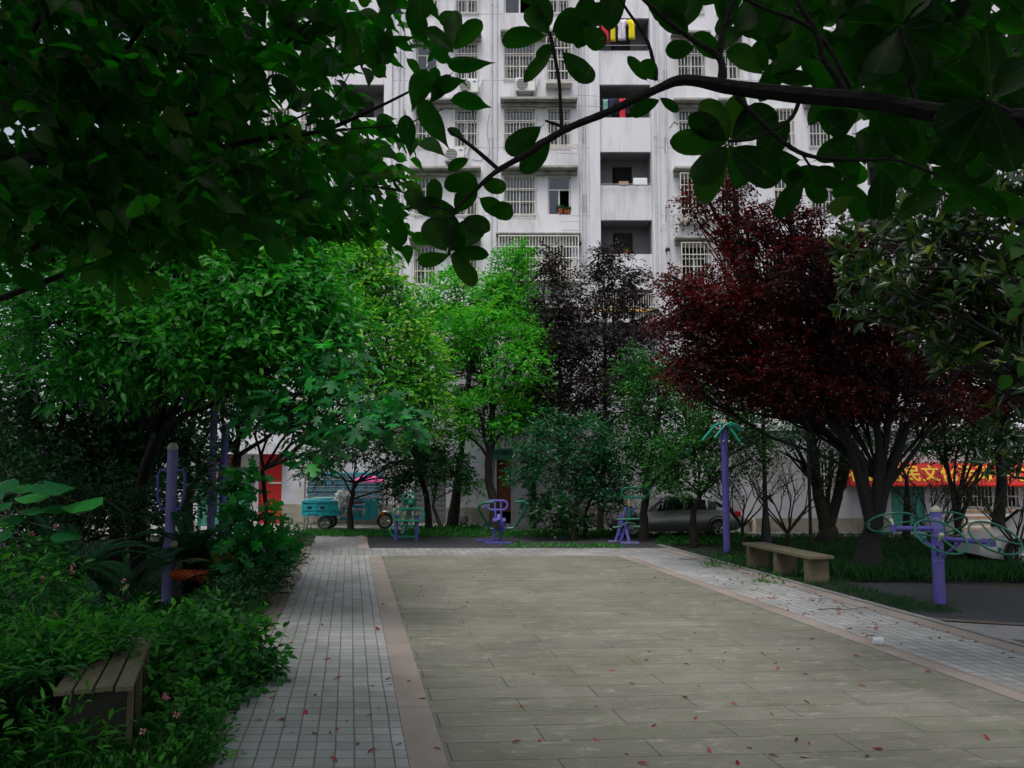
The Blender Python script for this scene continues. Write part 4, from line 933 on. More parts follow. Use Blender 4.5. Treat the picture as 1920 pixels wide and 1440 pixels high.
# --- plastic cup and twigs ---
P0=G(1636,1210,.02); t=thing('plastic_cup',P0,'clear plastic cup lying on its side on the pink strip','cup')
m=MB(); m.lathe([(.045,0),(.052,.03),(.065,.13),(.069,.132),(.062,.128),(.049,.032),(.0,.01)],P0+V((0,0,.066)),(.97,-.22,.0),20); m.build('cup_body',M['cup'],t,smooth=True)
def twigthing(px,py,s,lab,seed):
    rg=random.Random(seed); P0=G(px,py,.02); t=thing('fallen_twig',P0,lab,'twig','twigs fallen on the right pavement'); m=MB(); lv=Leaves()
    p=Vector(P0)+V((-.4*s,.25*s,.02)); pts=[p]
    for i in range(8): p=p+V((.10*s,-.05*s+.012*s*i*1.2,rg.uniform(-.01,.015))); p.z=max(p.z,.03); pts.append(p)
    m.tube(pts,[.007-.0006*i for i in range(9)],5)
    for i in (2,4,5,6,7):
        q=pts[i]+V((rg.uniform(-.05,.1),rg.choice([-1,1])*rg.uniform(.06,.16),.02))*s; m.tube([pts[i],q],.003,4)
        lv.add([q],[q-pts[i]],[(rg.uniform(-.5,.5),rg.uniform(-.5,.5),1)],[.07*s],[.45],[rg.random()*.4])
    m.build('stem',M['barkdark'],t); lv.build('withered_leaf',M['fallenb'],T_hex,t)
twigthing(1592,1150,1.0,'curved twig with withered leaves on the right pavement',2); twigthing(1292,1050,.55,'small dark twig near the far corner of the right pavement',4)

# --- cargo tricycle ---
TY=31.2; s=TY/1604.; GZ=-.0
def tp(px,py,dy=0): q=W(px,py,TY); return V((q.x,TY+dy,q.z))
def tspan(m,x0_,x1_,y0,y1,ya,yb): a_=tp(x0_,y0);b_=tp(x1_,y1); m.span(a_.x,b_.x,TY+ya,TY+yb,b_.z,a_.z)
t=thing('cargo_tricycle',(tp(650,980).x,TY,0),'turquoise electric cargo tricycle parked in front of the wall','tricycle')
m=MB(); tspan(m,573,641,939,965,-.55,-.50); tspan(m,573,641,939,965,.5,.55); tspan(m,573,575.5,939,965,-.498,.498); tspan(m,638.5,641,939,965,-.498,.498); tspan(m,576,638,961,964,-.498,.498)
m.build('cargo_box',M['turq'],t,bevel=.01)
m=MB()
for x in (574,598,622,640): tspan(m,x-1.2,x+1.2,941,965,-.57,-.552)
tspan(m,573,641,953.5,955.5,-.575,-.552); tspan(m,573,641,938,941,-.58,-.50); tspan(m,573,641,938,941,.50,.58)
build_loose(m,'rib',M['turq'],t)
m=MB()
for x0_,x1_,yy in ((576,632,935,),(582,632,940)): m.tube([tp(x0_,yy,-.53),tp(x1_,yy-.5,-.53)],.022,6)
m.tube([tp(574,946,-.55),tp(575,938,-.54),tp(582,934.5,-.53)],.022,6); m.tube([tp(574,946,.55),tp(575,938,.54),tp(582,934.5,.53)],.022,6); m.tube([tp(582,934.5,.53),tp(640,934,.53)],.022,6)
m.build('side_rail',M['turq'],t,smooth=True)
m=MB(); 
for x in (587,611): tspan(m,x-4,x+4,948,952,-.574,-.552)
build_loose(m,'vent_slot',M['black'],t)
m=MB(); m.prism([(tp(573,0).x,tp(0,965).z),(tp(580,0).x,tp(0,965).z),(tp(574,0).x,tp(0,967.5).z)],TY-.55,TY-.5); m.prism([(tp(598,0).x,tp(0,965).z),(tp(606,0).x,tp(0,960).z),(tp(625,0).x,tp(0,960).z),(tp(632,0).x,tp(0,967).z),(tp(628,0).x,tp(0,967).z),(tp(622,0).x,tp(0,962.5).z),(tp(605,0).x,tp(0,962.5).z),(tp(600,0).x,tp(0,968).z)],TY-.60,TY-.40); build_loose(m,'mudguard',M['turq'],t)
def wheel(px,py,r,dy,w_,nm='wheel',hubm='steel'):
    c=tp(px,py,dy); c.z=r+GZ; m=MB(); m.lathe([(r*.72,-w_/2),(r*.93,-w_/2),(r,-w_*.25),(r,w_*.25),(r*.93,w_/2),(r*.72,w_/2)],c,(0,1,0),28); wl=m.build(nm,M['rubbert'],t,smooth=True)
    m=MB(); m.lathe([(r*.72,-w_*.42),(r*.66,-w_*.42),(r*.62,-w_*.1),(r*.28,-w_*.12),(r*.2,-w_*.5),(0,-w_*.5)],c,(0,1,0),28)
    m.build('rim',M[hubm],wl,smooth=True)
    m=MB()
    for k in range(10):
        a=k*math.pi/5; m.tube([c+V((math.cos(a)*.05,-w_*.3,math.sin(a)*.05)),c+V((math.cos(a)*r*.68,-w_*.3,math.sin(a)*r*.68))],.010,4)
    m.build('spoke',M['steel'],wl)
wheel(614.5,976,.26,-.46,.16); wheel(614.5,976,.26,.46,.16); wheel(722,976,.29,0,.11)
m=MB(); tspan(m,641,700,969,974,-.35,.35); tspan(m,696,706,937,970,-.33,-.25);tspan(m,696,706,937,970,.25,.33); m.build('floor_frame',M['turq'],t,bevel=.015)
m=MB(); a_=[(699,937),(704,935),(708,948),(709,972),(700,972),(697,968),(702,960),(703,948)]; m.prism([(tp(x,0).x,tp(0,y).z) for x,y in a_],TY-.36,TY+.36); m.build('leg_shield',M['turq'],t,bevel=.02)
m=MB(); tspan(m,655,677,957,970,-.36,.36); m.build('seat_box',M['turq'],t,bevel=.03)
m=MB(); P=stadium(tp(668,0).x,tp(0,949).z,17*s,9*s,TY-.34,4,.07); m.tube(P,.02,6,closed=True); P=stadium(tp(668,0).x,tp(0,949).z,17*s,9*s,TY+.34,4,.07); m.tube(P,.02,6,closed=True); m.build('arm_rail',M['turq'],t,smooth=True)
m=MB(); tspan(m,656,680,940,944,-.32,.32); m.build('seat',M['black'],t,bevel=.03)
m=MB(); m.tube([tp(705,934,-.30),tp(710,937,-.1),tp(711,937,.1),tp(705,934,.30)],.018,6); m.tube([tp(708,938),tp(720,976,0)],.02,6); m.build('handlebar',M['black'],t,smooth=True)
for sy in(-.075,.075):
    m=MB(); m.tube([tp(711,944,sy),tp(716,960,sy),tp(721,975,sy)],.018,6); m.build('fork',M['steel'],t,smooth=True)
m=MB()
for sy in(-.085,.085): m.tube([tp(715.5,957,sy),tp(720,971,sy)],.026,6)
build_loose(m,'spring',M['amber'],t,smooth=True)
c=tp(722,976,0); c.z=.29; m=MB(); pts=[c+V((math.cos(R(a))*.34,0,math.sin(R(a))*.34)) for a in range(30,125,12)]
m.tube(pts,.045,6); m.build('front_mudguard',M['steel'],t,smooth=True)
m=MB(); m.sphere(tp(713,942,-.02),.055,10); m.sphere(tp(716,945,-.06),.045,10); m.build('headlight',M['steel'],t,smooth=True)
m=MB(); m.sphere(tp(712,946.5,-.14),.04,8); m.build('indicator',M['amber'],t,smooth=True)
m=MB(); m.sphere(tp(661,962,-.42),.10,10,(1.2,.5,.7)); m.build('side_reflector',M['amber'],t,smooth=True)
# bag on the tricycle
def blobcloth(name,c,r,mat,lab,cat,seed=1,sub=18,amp=.35):
    m=MB(); m.sphere((0,0,0),1,sub*2); Vn=[]
    for v in m.v:
        v=Vector(v); k=1+amp*noise.noise(v*2.2+Vector((seed,0,0)))+amp*.6*noise.noise(v*5+Vector((0,seed,0))); Vn.append((c[0]+v.x*r[0]*k,c[1]+v.y*r[1]*k,c[2]+v.z*r[2]*k))
    m.v=Vn; o=m.build(name,mat,None,smooth=True); return tag(o,lab,cat)
blobcloth('plastic_bag',tp(646,936,-.45),(.30,.22,.30),M['bag'],'crumpled white plastic bag draped over the tricycle cargo box','plastic bag',3,16,.6)
# pink cloth canopy (folded umbrella cloth) behind
m=MB(); V_=[];Fc=[]; c=tp(686,905,.6)
for j in range(7):
    for i in range(19):
        a=math.pi*i/18; rr=1.0*j/6; V_.append((c.x+math.cos(a)*rr*.62,c.y-math.sin(a)*rr*.5,c.z+.24*(1-rr*rr)+.03*math.cos(i*math.pi/1.5)*rr))
for j in range(6):
    for i in range(18): q=j*19+i; Fc.append((q,q+1,q+20,q+19))
m.add(V_,Fc); t2=thing('umbrella',(c.x,c.y,0),'bright pink umbrella open above the tricycle handlebars','umbrella'); o=m.build('canopy',M['pinkcloth'],t2,smooth=True); sm=o.modifiers.new('thickness','SOLIDIFY'); sm.thickness=.01
m=MB(); m.tube([(c.x,c.y,c.z+.3),(c.x,c.y,.9),(c.x-.02,c.y,.5)],.012,6); m.build('shaft',M['steel'],t2)
# blue sheeted rack behind
RY=33.0; t=thing('storage_rack',(W(645,960,RY).x,RY,0),'dark wire rack filled with blue sheets behind the tricycle','rack')
def rp(px,py): q=W(px,py,RY); return q
m=MB(); x0_,x1_=rp(575,0).x*1.0,0
x0_=W(575,930,RY).x;x1_=W(722,930,RY).x;z1=W(640,893,RY).z
bars(m,x0_,x1_,.05,z1,RY-.3,8,7,.014); bars(m,x0_,x1_,.05,z1,RY+.3,8,2,.014)
m.build('frame',M['shutter'],t)
for i in range(5):
    m=MB(); za=.65+i*.28; m.span(x0_+.05+.03*(i%2),x1_-.06-.04*(i%3),RY-.24,RY+.26,za,za+.25); m.build('blue_sheet',M['bluesheet'],t,bevel=.02)
# --- cars ---
def car(loc,rot,lab,paint,length=4.35,width=1.75,height=1.42,tail=True):
    t=thing('parked_car',(0,0,0),lab,'car','cars parked by the building'); h=height; w=width/2
    st=[(0.0,.30,.55,.55,.60),(.04,.24,.66,.66,.80),(.12,.2,.76,.77,.92),(.25,.2,.84,.86,.97),(.29,.2,.86,.92,.98),(.40,.2,.89,1.30,.99),(.46,.2,.90,1.40,1.0),(.62,.2,.92,1.42,1.0),(.76,.2,.93,1.36,.99),(.86,.2,.94,1.12,.98),(.90,.22,.94,.99,.96),(.96,.26,.92,.95,.90),(1.0,.36,.80,.82,.78)]
    m=MB(); Vv=[];n=12
    for q,zb,zbelt,zt,wf in st:
        x=length*q; ww=w*wf; top=zt>zbelt+.06; wt=ww*(.74 if top else .93); sc_=h/1.42
        sec=[(-ww*.9,zb),(-ww,zb+.12),(-ww*1.0,(zb+zbelt)/2+.04),(-ww*.97,zbelt),(-wt-.02*0,zt-.05*(1 if top else .3)),(-wt*.80,zt),(wt*.80,zt),(wt,zt-.05*(1 if top else .3)),(ww*.97,zbelt),(ww*1.0,(zb+zbelt)/2+.04),(ww,zb+.12),(ww*.9,zb)]
        Vv+=[(x,y,z*sc_) for y,z in sec]
    Fc=[]
    for i in range(len(st)-1):
        for k in range(n): k2=(k+1)%n; Fc.append((i*n+k,i*n+k2,(i+1)*n+k2,(i+1)*n+k))
    Fc.append(tuple(range(n))); Fc.append(tuple((len(st)-1)*n+k for k in range(n-1,-1,-1)))
    m.add(Vv,Fc); bd=m.build('body',paint,t,smooth=True)
    def sidept(q,f,s_):   # point on the glass band: q along, f between belt and roof
        for a_,b_ in zip(st,st[1:]):
            if a_[0]<=q<=b_[0]:
                u=(q-a_[0])/(b_[0]-a_[0]); zb=a_[2]+(b_[2]-a_[2])*u; zt=a_[3]+(b_[3]-a_[3])*u-.05; wf=a_[4]+(b_[4]-a_[4])*u; ww=w*wf
                return V((length*q,s_*((ww*.97)*(1-f)+ww*.74*f+.012),(zb+(zt-zb)*f)*h/1.42))
    for s_ in(-1,1):
        for q0,q1 in ((.36,.555),(.57,.73),(.745,.815)):
            m=MB(); n2=6; Vv=[];Fc=[]
            for i in range(n2+1):
                q=q0+(q1-q0)*i/n2; Vv+=[sidept(q,.06,s_),sidept(q,.86,s_)]
            for i in range(n2): Fc.append((2*i,2*i+2,2*i+3,2*i+1))
            m.add(Vv,Fc); m.build('window',M['glassdark'],t)
        for q in (.17,.82):
            c=V((length*q,s_*(w-.10),.32)); m=MB(); m.lathe([(.20,-.1),(.30,-.1),(.32,-.05),(.32,.06),(.30,.1),(.20,.1)],c,(0,s_,0),26); wl=m.build('wheel',M['rubbert'],t,smooth=True)
            m=MB(); m.lathe([(.21,.08),(.19,.09),(.17,.03),(.06,.05),(0,.06)],c,(0,s_,0),20)
            for k in range(5):
                a=k*1.2566; m.tube([c+V((math.cos(a)*.04,s_*.07,math.sin(a)*.04)),c+V((math.cos(a)*.19,s_*.085,math.sin(a)*.19))],.02,5)
            m.build('rim',M['steel'],wl,smooth=True)
            m=MB(); ar=[c+V((math.cos(R(a))*.37,s_*.105-s_*.02,math.sin(R(a))*.37)) for a in range(-10,191,12)]; m.tube(ar,.03,6); m.build('wheel_arch',M['black'],t,smooth=True)
        m=MB(); m.box((length*.965,s_*w*.76,.80*h/1.42),(.20,.30,.17)); m.build('tail_light',M['tail'],t,bevel=.03)
        m=MB(); m.box((length*.045,s_*w*.62,.60),(.16,.34,.13)); m.build('headlight',M['steel'],t,bevel=.03)
        m=MB(); m.box((length*.345,s_*(w+.06),.97*h/1.42),(.10,.16,.12)); m.build('mirror',paint,t,bevel=.03)
        m=MB(); m.box((length*.51,s_*(w*.985+.01),.78),(.16,.02,.03)); m.box((length*.67,s_*(w*.985+.01),.79),(.16,.02,.03)); m.build('door_handle',paint,t)
    # windscreen and rear window
    def cross(q0,f0,q1,f1,nm):
        m=MB(); a_=sidept(q0,f0,1);b_=sidept(q1,f1,1); up=V((-.02 if q0<.5 else .02,0,.02))
        a2=V((a_.x,-a_.y,a_.z));b2=V((b_.x,-b_.y,b_.z)); m.add([a_+up*.6,b_+up*.6+V((0,0,.05)),b2+up*.6+V((0,0,.05)),a2+up*.6],[(0,1,2,3)]); m.build(nm,M['glassdark'],t)
    cross(.29,.2,.40,.95,'windscreen'); cross(.885,.2,.80,.9,'rear_window')
    m=MB(); m.box((length+.01,0,.45),(.05,.5,.14)); m.build('number_plate',M['curtain_blue'],t)
    t.location=loc; t.rotation_euler=(0,0,rot); return t
q=W(1143,985,28.1); car((q.x,28.6,0),R(-2),'pale grey car behind the trees, parked facing left with its red tail lamp showing',M['carsilver2'],4.25,1.75,1.36)
q=W(1812,1000,20.6); car((q.x,20.6,0),R(3),'white car at the right edge, only its bonnet in view',M['carwhite'],4.3,1.75,1.40)
# green bin-like post and dark green board behind the left posts
t=thing('notice_frame',(W(440,950,30).x,30,0),'low dark green board frame between green posts near the red door','board')
m=MB(); a=W(374,905,30);b=W(462,985,30); 
for px in (374,466): q=W(px,950,30); m.span(q.x-.05,q.x+.05,29.95,30.05,0,W(px,886 if px>400 else 903,30).z)
build_loose(m,'post',M['green'],t); m=MB(); m.span(a.x+.052,b.x,29.98,30.02,.2,a.z-.05); m.build('board',M['greencanopy'],t); m=MB(); m.span(a.x+.052,b.x,29.96,30.04,a.z-.048,a.z); m.build('top_rail',M['lampgrey'],t)
# small bin shapes by the plinth
q=G(870,985); o=blobcloth('sack',(W(868,975,33.4).x,33.4,.22),(.20,.18,.26),M['shutter'],'dark sack leaning on the plinth beside the grey shutter','sack',5,10,.3)
# =================== VEGETATION ===================
def B(px,py,Y,rx,ry,cnt,dep=None):
    s=Y/F; c=W(px,py,Y); return (tuple(c),(rx*s,(dep if dep else rx*s),ry*s),cnt)
def TP(*pts): return [W(x,y,Y) for x,y,Y in pts]
def tz(p,z): return Vector((p[0],p[1],z))

# -- round bright green tree with the curved trunk
b=Vector((W(928,965,29.5).x,29.5,0))
tree('broadleaf_tree','round bright green tree with a slim curved trunk behind the purple rower','tree',b,
 [b,W(926,940,29.5),W(916,900,29.5),W(916,860,29.5),W(921,815,29.5),W(923,770,29.5)],
 [B(900,690,29.5,112,88,623,1.9),B(980,680,29.3,62,75,275,1.3),B(850,640,29.8,62,60,217,1.2),B(905,610,29.5,85,42,275,1.5),B(900,775,29.3,80,55,275,1.3),B(965,780,29.5,45,40,116,1),B(860,800,29.8,40,35,58,1),B(1000,640,29.8,30,40,87,.8)],
 M['l_bright'],M['bark'],.17,.46,.62,8,(.16,.11),topb=.13,shell=.55,tint=.42)
# -- tall bright tree further back
b=Vector((W(850,960,32.0).x,31.6,0))
tree('broadleaf_tree','tall light green tree rising against the grey wall left of the dark plum','tree',b,[b,W(860,880,31.6),W(880,700,31.6)],
 [B(870,560,31.5,95,52,364,1.6),B(955,520,31.5,48,60,266,1.2),B(960,560,31.3,70,50,210,1.3),B(800,580,31.5,60,45,182,1.3),B(975,480,31.5,25,30,84,.7),B(845,515,31.5,28,24,70,.7),B(930,590,31.2,60,30,125,1)],
 M['l_bright'],M['bark'],.19,.42,.7,8,(.17,.10),topb=.12,tint=.42)
# -- camphor with yellow new leaves
b=Vector((W(806,985,30).x,30.0,0))
CT=tree('camphor_tree','full green tree tipped with yellow new leaves above the tricycle','tree',b,[b,W(800,930,30),W(780,860,29),W(750,760,27.5)],
 [B(690,620,25.5,125,80,546,2.2),B(650,540,25.8,100,80,546,2),B(690,480,26,58,55,286,1.3),B(610,480,26.2,70,50,286,1.4),B(770,690,25.3,66,80,364,1.4),B(690,720,25.2,110,75,442,1.8),B(790,770,25.2,50,60,182,1.1),B(720,560,25.6,70,60,286,1.4),B(655,440,26.3,34,26,91,.8)],
 M['l_camphor'],M['bark'],.19,.42,.62,8,(.11,.08),tint=.30,tipup=.62,ntint=.22,topb=.08,droop=.35)
# -- dark plum trees
b=Vector((W(1125,985,30.2).x,30.2,0))
tree('plum_tree','dark purple plum tree standing against the pale balconies','tree',b,[b,W(1130,900,30.2),W(1135,780,30.2),W(1135,700,30.2)],
 [B(1150,530,30.2,52,70,345,1.2),B(1135,490,30.2,34,36,135,.8),B(1195,540,30.2,32,40,105,.8),B(1130,620,30.2,85,60,390,1.5),B(1190,640,30.1,55,45,225,1.2),B(1150,720,30,70,60,345,1.4),B(1230,600,30.2,40,30,90,.9)],
 M['l_plum'],M['barkdark'],.145,.5,.5,8,(.10,.07),tint=.5,up=.6)
b=Vector((W(1055,985,30.8).x,30.6,0))
tree('plum_tree','blackish purple plum tree tucked between the bright green tree and its taller neighbour','tree',b,[b,W(1055,900,30.6),W(1050,800,30.6),W(1050,700,30.6)],
 [B(1045,560,30.4,58,70,416,1.2),B(1030,490,30.4,24,36,96,.7),B(1060,640,30.2,75,70,480,1.4),B(1050,740,30,75,60,352,1.4)],
 M['l_plum'],M['barkdark'],.145,.5,.5,8,(.10,.07),tint=.4,up=.6)
b=Vector((W(1000,985,31.6).x,31.6,0))
tree('dark_tree','very dark leafy tree filling the gap behind the plum trees and the round green tree','tree',b,[b,W(1000,900,31.6),W(1010,820,31.6)],[B(1010,760,31.6,70,66,260,1.4),B(1090,740,31.6,70,60,220,1.4),B(1180,770,31.6,66,56,180,1.3),B(1030,660,31.6,50,50,150,1.2)],M['l_dark'],M['barkdark'],.19,.42,.6,8,(.10,.07),tint=.3,shell=.3)
# -- osmanthus shrub trees
b=Vector((W(1075,990,27.2).x,27.2,0))
tree('osmanthus_shrub','dense glossy dark green shrub tree with several thin stems left of the pedal exerciser','shrub',b,[b,W(1078,960,27.2),W(1080,930,27.2)],
 [B(1050,860,27.2,92,62,503,1.6),B(1030,800,27.2,50,34,168,1),B(1100,830,27.2,56,60,308,1.2),B(1130,900,27.1,48,56,280,1.1),B(985,870,27.2,44,46,154,1),B(1065,930,27.0,60,26,125,1)],
 M['l_osm'],M['barkpale'],.15,.42,.46,8,(.07,.05),tint=.42,topb=.12)
b=Vector((W(1098,1000,27.4).x,27.5,0))
tree('osmanthus_shrub','thin twin stemmed dark shrub tree beside the car bonnet','shrub',b,[b,W(1098,960,27.5),W(1110,930,27.5)],
 [B(1150,850,27.8,60,60,170,1.2),B(1150,930,27.5,36,40,80,1)],M['l_dark'],M['bark'],.16,.42,.46,8,(.07,.05),tint=.5)
b=Vector((W(1030,992,27.0).x,26.9,0))
tree('low_shrub','low dark shrub at the foot of the osmanthus behind the rower','shrub',b,[b,b+Vector((0,0,.3))],
 [B(1035,965,26.9,55,30,110,.9),B(1005,940,26.9,22,26,30,.6),B(1075,975,26.9,40,20,50,.7)],M['l_dark'],M['bark'],.17,.42,.4,7,(.04,.03),tint=.45)
# -- loose dark trees right of centre
b=Vector((W(1205,1000,26.6).x,26.6,0))
tree('privet_tree','loose leaved green tree with a dark trunk just right of the pedal exerciser','tree',b,[b,W(1207,960,26.6),W(1215,900,26.6),W(1225,840,26.5)],
 [B(1240,740,26.5,80,70,432,1.7),B(1200,690,26.6,50,40,176,1.1),B(1195,830,26.5,50,70,272,1.2),B(1280,830,26.4,80,60,384,1.6),B(1230,900,26.4,46,36,128,1.1),B(1270,690,26.8,66,36,192,1.2)],
 M['l_privet'],M['bark'],.14,.42,.6,9,(.13,.09),tint=.45,shell=.35)
b=Vector((W(1300,1010,25.0).x,25.0,0))
tree('privet_tree','loose leaved green tree with several stems in front of the car','tree',b,[b,W(1300,960,25),W(1312,930,25)],
 [B(1285,912,24.8,66,20,70,.9),B(1340,760,24.9,80,66,400,1.6),B(1300,840,24.8,80,52,320,1.5),B(1400,800,25,52,56,240,1.3),B(1255,880,24.9,40,40,128,1),B(1420,850,25,40,44,128,1.1),B(1340,890,24.9,50,28,96,1.1)],
 M['l_privet'],M['bark'],.13,.42,.6,9,(.10,.07),tint=.48,shell=.3,topb=.05)
# -- second forked tree with dark crown
b=Vector((W(1551,1004,26.0).x,26.0,0))
t=tree('forked_tree','dark forked trunk tree in front of the barred annex window','tree',b,[b,W(1551,985,26),W(1552,965,26)],
 [B(1530,770,26,66,60,190,1.5),B(1590,800,26,50,56,130,1.4),B(1480,820,26,52,40,90,1.3),B(1560,850,25.8,40,30,60,1)],M['l_dark'],M['bark'],.14,.45,.6,8,(.26,.23),limbr=.3,tint=.5,shell=.35)
m=MB()
for pts,r0,r1 in (([(1549,985),(1535,930),(1528,880),(1520,800),(1518,740)],.2,.09),([(1555,985),(1571,930),(1578,880),(1588,800),(1595,740)],.17,.08)):
    P=[W(x,y,26) for x,y in pts]; m.tube(P,[r0+(r1-r0)*i/4 for i in range(5)],10)
m.build('limb',M['bark'],t,smooth=True)
# -- red maple
b=G(1622,1078)
t=tree('red_maple','large dark red maple with a thick leaning trunk behind the stone bench','tree',b,[b,W(1632,1010,b.y),W(1645,950,b.y),W(1652,900,b.y)],
 [B(1640,440,b.y+.5,110,60,338,1.8),B(1740,520,b.y+.5,110,70,364,1.8),B(1240,600,b.y,34,22,65,.6),B(1262,520,b.y,36,24,65,.6),B(1450,735,b.y,110,44,390,1.7),B(1560,745,b.y,110,44,390,1.7),B(1330,715,b.y,70,40,260,1.2),B(1660,750,b.y,110,44,338,1.7),B(1400,670,b.y,110,50,390,1.5),B(1480,520,b.y,150,92,1579,2.1),B(1400,610,b.y,120,80,982,1.8),B(1580,600,b.y,150,90,1263,2.0),B(1330,560,b.y-.3,85,56,578,1.3),B(1310,650,b.y,75,60,456,1.3),B(1450,700,b.y,120,56,666,1.7),B(1600,700,b.y,130,56,578,1.8),B(1400,430,b.y+.4,62,52,456,1.2),B(1480,420,b.y+.4,60,50,351,1.2),B(1720,640,b.y,110,70,456,1.8),B(1330,380,b.y+1,62,46,227,1.1),B(1290,545,b.y,48,30,157,.8),B(1275,700,b.y,44,36,140,.9),B(1560,470,b.y,90,60,456,1.5),B(1760,760,b.y+.5,90,40,210,1.4),B(1690,560,b.y,100,60,386,1.5),B(1375,345,b.y+1,40,30,105,.8)],
 M['l_maple'],M['barkdark'],.092,.55,.42,9,(.22,.17),limbr=.19,tint=.30,tipup=.3,ntint=.45,topb=.16,shell=.4,flare=1.6,droop=.3,bottom=-1)
m=MB()
for pts,r0,r1 in (([(1634,990),(1612,900),(1592,830),(1560,740),(1520,690),(1450,640)],.12,.035),([(1640,985),(1648,840),(1640,740),(1600,640)],.11,.035),([(1638,990),(1655,930),(1680,860),(1700,800),(1760,740),(1800,690),(1830,640)],.12,.04),([(1634,985),(1618,870),(1580,800)],.10,.05),([(1640,985),(1665,800),(1690,700)],.09,.04),([(1560,740),(1510,720),(1440,730)],.07,.03),([(1650,930),(1720,840),(1745,800)],.07,.03)):
    P=[W(x,y,b.y-.15) for x,y in pts]; n=len(P); m.tube(P,[r0+(r1-r0)*i/(n-1) for i in range(n)],9)
m.build('limb',M['barkdark'],t,smooth=True)
# -- green trees behind on the right
b=Vector((W(1795,1010,24).x,24.0,0))
t=tree('understory_tree','slender dark green tree right of the maple in front of the red fascia','tree',b,[b,W(1795,985,24),W(1793,940,24)],
 [B(1850,760,24,80,70,384,1.8),B(1800,830,23.8,66,36,208,1.4),B(1900,840,24,56,40,208,1.4),B(1740,800,24,46,46,144,1.2),B(1900,700,24,60,60,240,1.5),B(1750,700,24.3,70,50,240,1.5)],M['l_privet'],M['bark'],.13,.45,.6,9,(.10,.07),tint=.42,shell=.3)
m=MB()
for pts in ([(1795,990),(1785,920),(1772,860),(1770,800)],[(1795,990),(1800,920),(1812,860),(1830,790)],[(1798,980),(1818,930),(1838,880),(1850,820)]): m.tube([W(x,y,23.9) for x,y in pts],[.07,.055,.04,.02],7)
m.build('limb',M['bark'],t,smooth=True)
b=Vector((W(1880,1000,21).x,21.5,0))
tree('red_maple','second dark red maple behind and right of the large one','tree',b,[b,W(1880,900,21.5),W(1870,820,21.5)],[B(1800,690,21,120,60,442,1.8),B(1900,640,21,110,80,442,1.8),B(1860,750,21,110,46,338,1.6),B(1700,700,21,90,60,312,1.6),B(1960,740,21,90,70,260,1.6),B(1800,600,21.5,90,60,260,1.6)],M['l_maple'],M['barkdark'],.11,.55,.45,8,(.14,.10),limbr=.4,tint=.2,shell=.3)
b=Vector((W(1700,1000,27).x,27.0,0))
tree('understory_tree','dim green tree far behind the maple limbs','tree',b,[b,W(1700,900,27)],[B(1690,790,27,70,60,130,1.5),B(1640,830,27,50,30,60,1.2),B(1740,840,27,50,22,50,1.2)],M['l_dark'],M['bark'],.15,.45,.6,8,(.10,.06),tint=.5,shell=.3)
# -- bare crape myrtles
def bare(px,py,Y0,h,w_,seed,lab,nb=7,leaves=120,mat='l_dark'):
    rg=random.Random(seed); b=Vector((W(px,py,Y0).x,Y0,0)); t=thing('bare_shrub',b,lab,'shrub','sparse shrubs on the right lawn'); m=MB(); lv=Leaves()
    m.tube([b,b+Vector((0,0,.22*h))],[.05,.045],8); b2=b+Vector((0,0,.2*h))
    def rec(p,d,L,r,lev):
        pts=[p];q=p
        for i in range(4): q=q+d*(L/4)+Vector((rg.uniform(-1,1),rg.uniform(-1,1),rg.uniform(-.3,.6)))*L*.035; pts.append(q)
        m.tube(pts,[r*(1-.15*i) for i in range(5)],5)
        if lev==0 or r<.006: return
        for k in range(rg.choice([2,3])):
            s_=pts[rg.randint(2,4)]; d2=(d+Vector((rg.uniform(-.8,.8),rg.uniform(-.6,.6),rg.uniform(-.1,.5)))).normalized(); rec(s_,d2,L*rg.uniform(.5,.75),r*.55,lev-1)
        if lev<=2:
            for i in range(3): 
                pp=pts[rg.randint(1,4)]; lv.add([pp+Vector((rg.uniform(-.1,.1),rg.uniform(-.1,.1),0))],[(rg.uniform(-1,1),rg.uniform(-1,1),rg.uniform(-.3,.3))],[(rg.uniform(-.5,.5),rg.uniform(-.5,.5),1)],[.12],[.45],[rg.random()])
    for i in range(nb):
        a=2*math.pi*i/nb+rg.random(); d=Vector((math.cos(a)*w_,math.sin(a)*w_,1)).normalized(); rec(b2,d,h*.42,.032,3)
    m.build('branches',M['bark'],t,smooth=True); lv.build('leaves',M[mat],T_quad,t)
bare(1477,1030,22.5,2.9,.75,3,'bare branching shrub on the lawn between the bench and the black lamp post')
bare(1392,1005,24.6,2.9,.9,5,'bare branching shrub just right of the slim stretcher post')
bare(1752,1010,21.5,2.4,.7,8,'sparse shrub behind the hand wheel post')
bare(1905,1010,19.5,2.6,.85,9,'sparse shrub near the white car at the right edge')
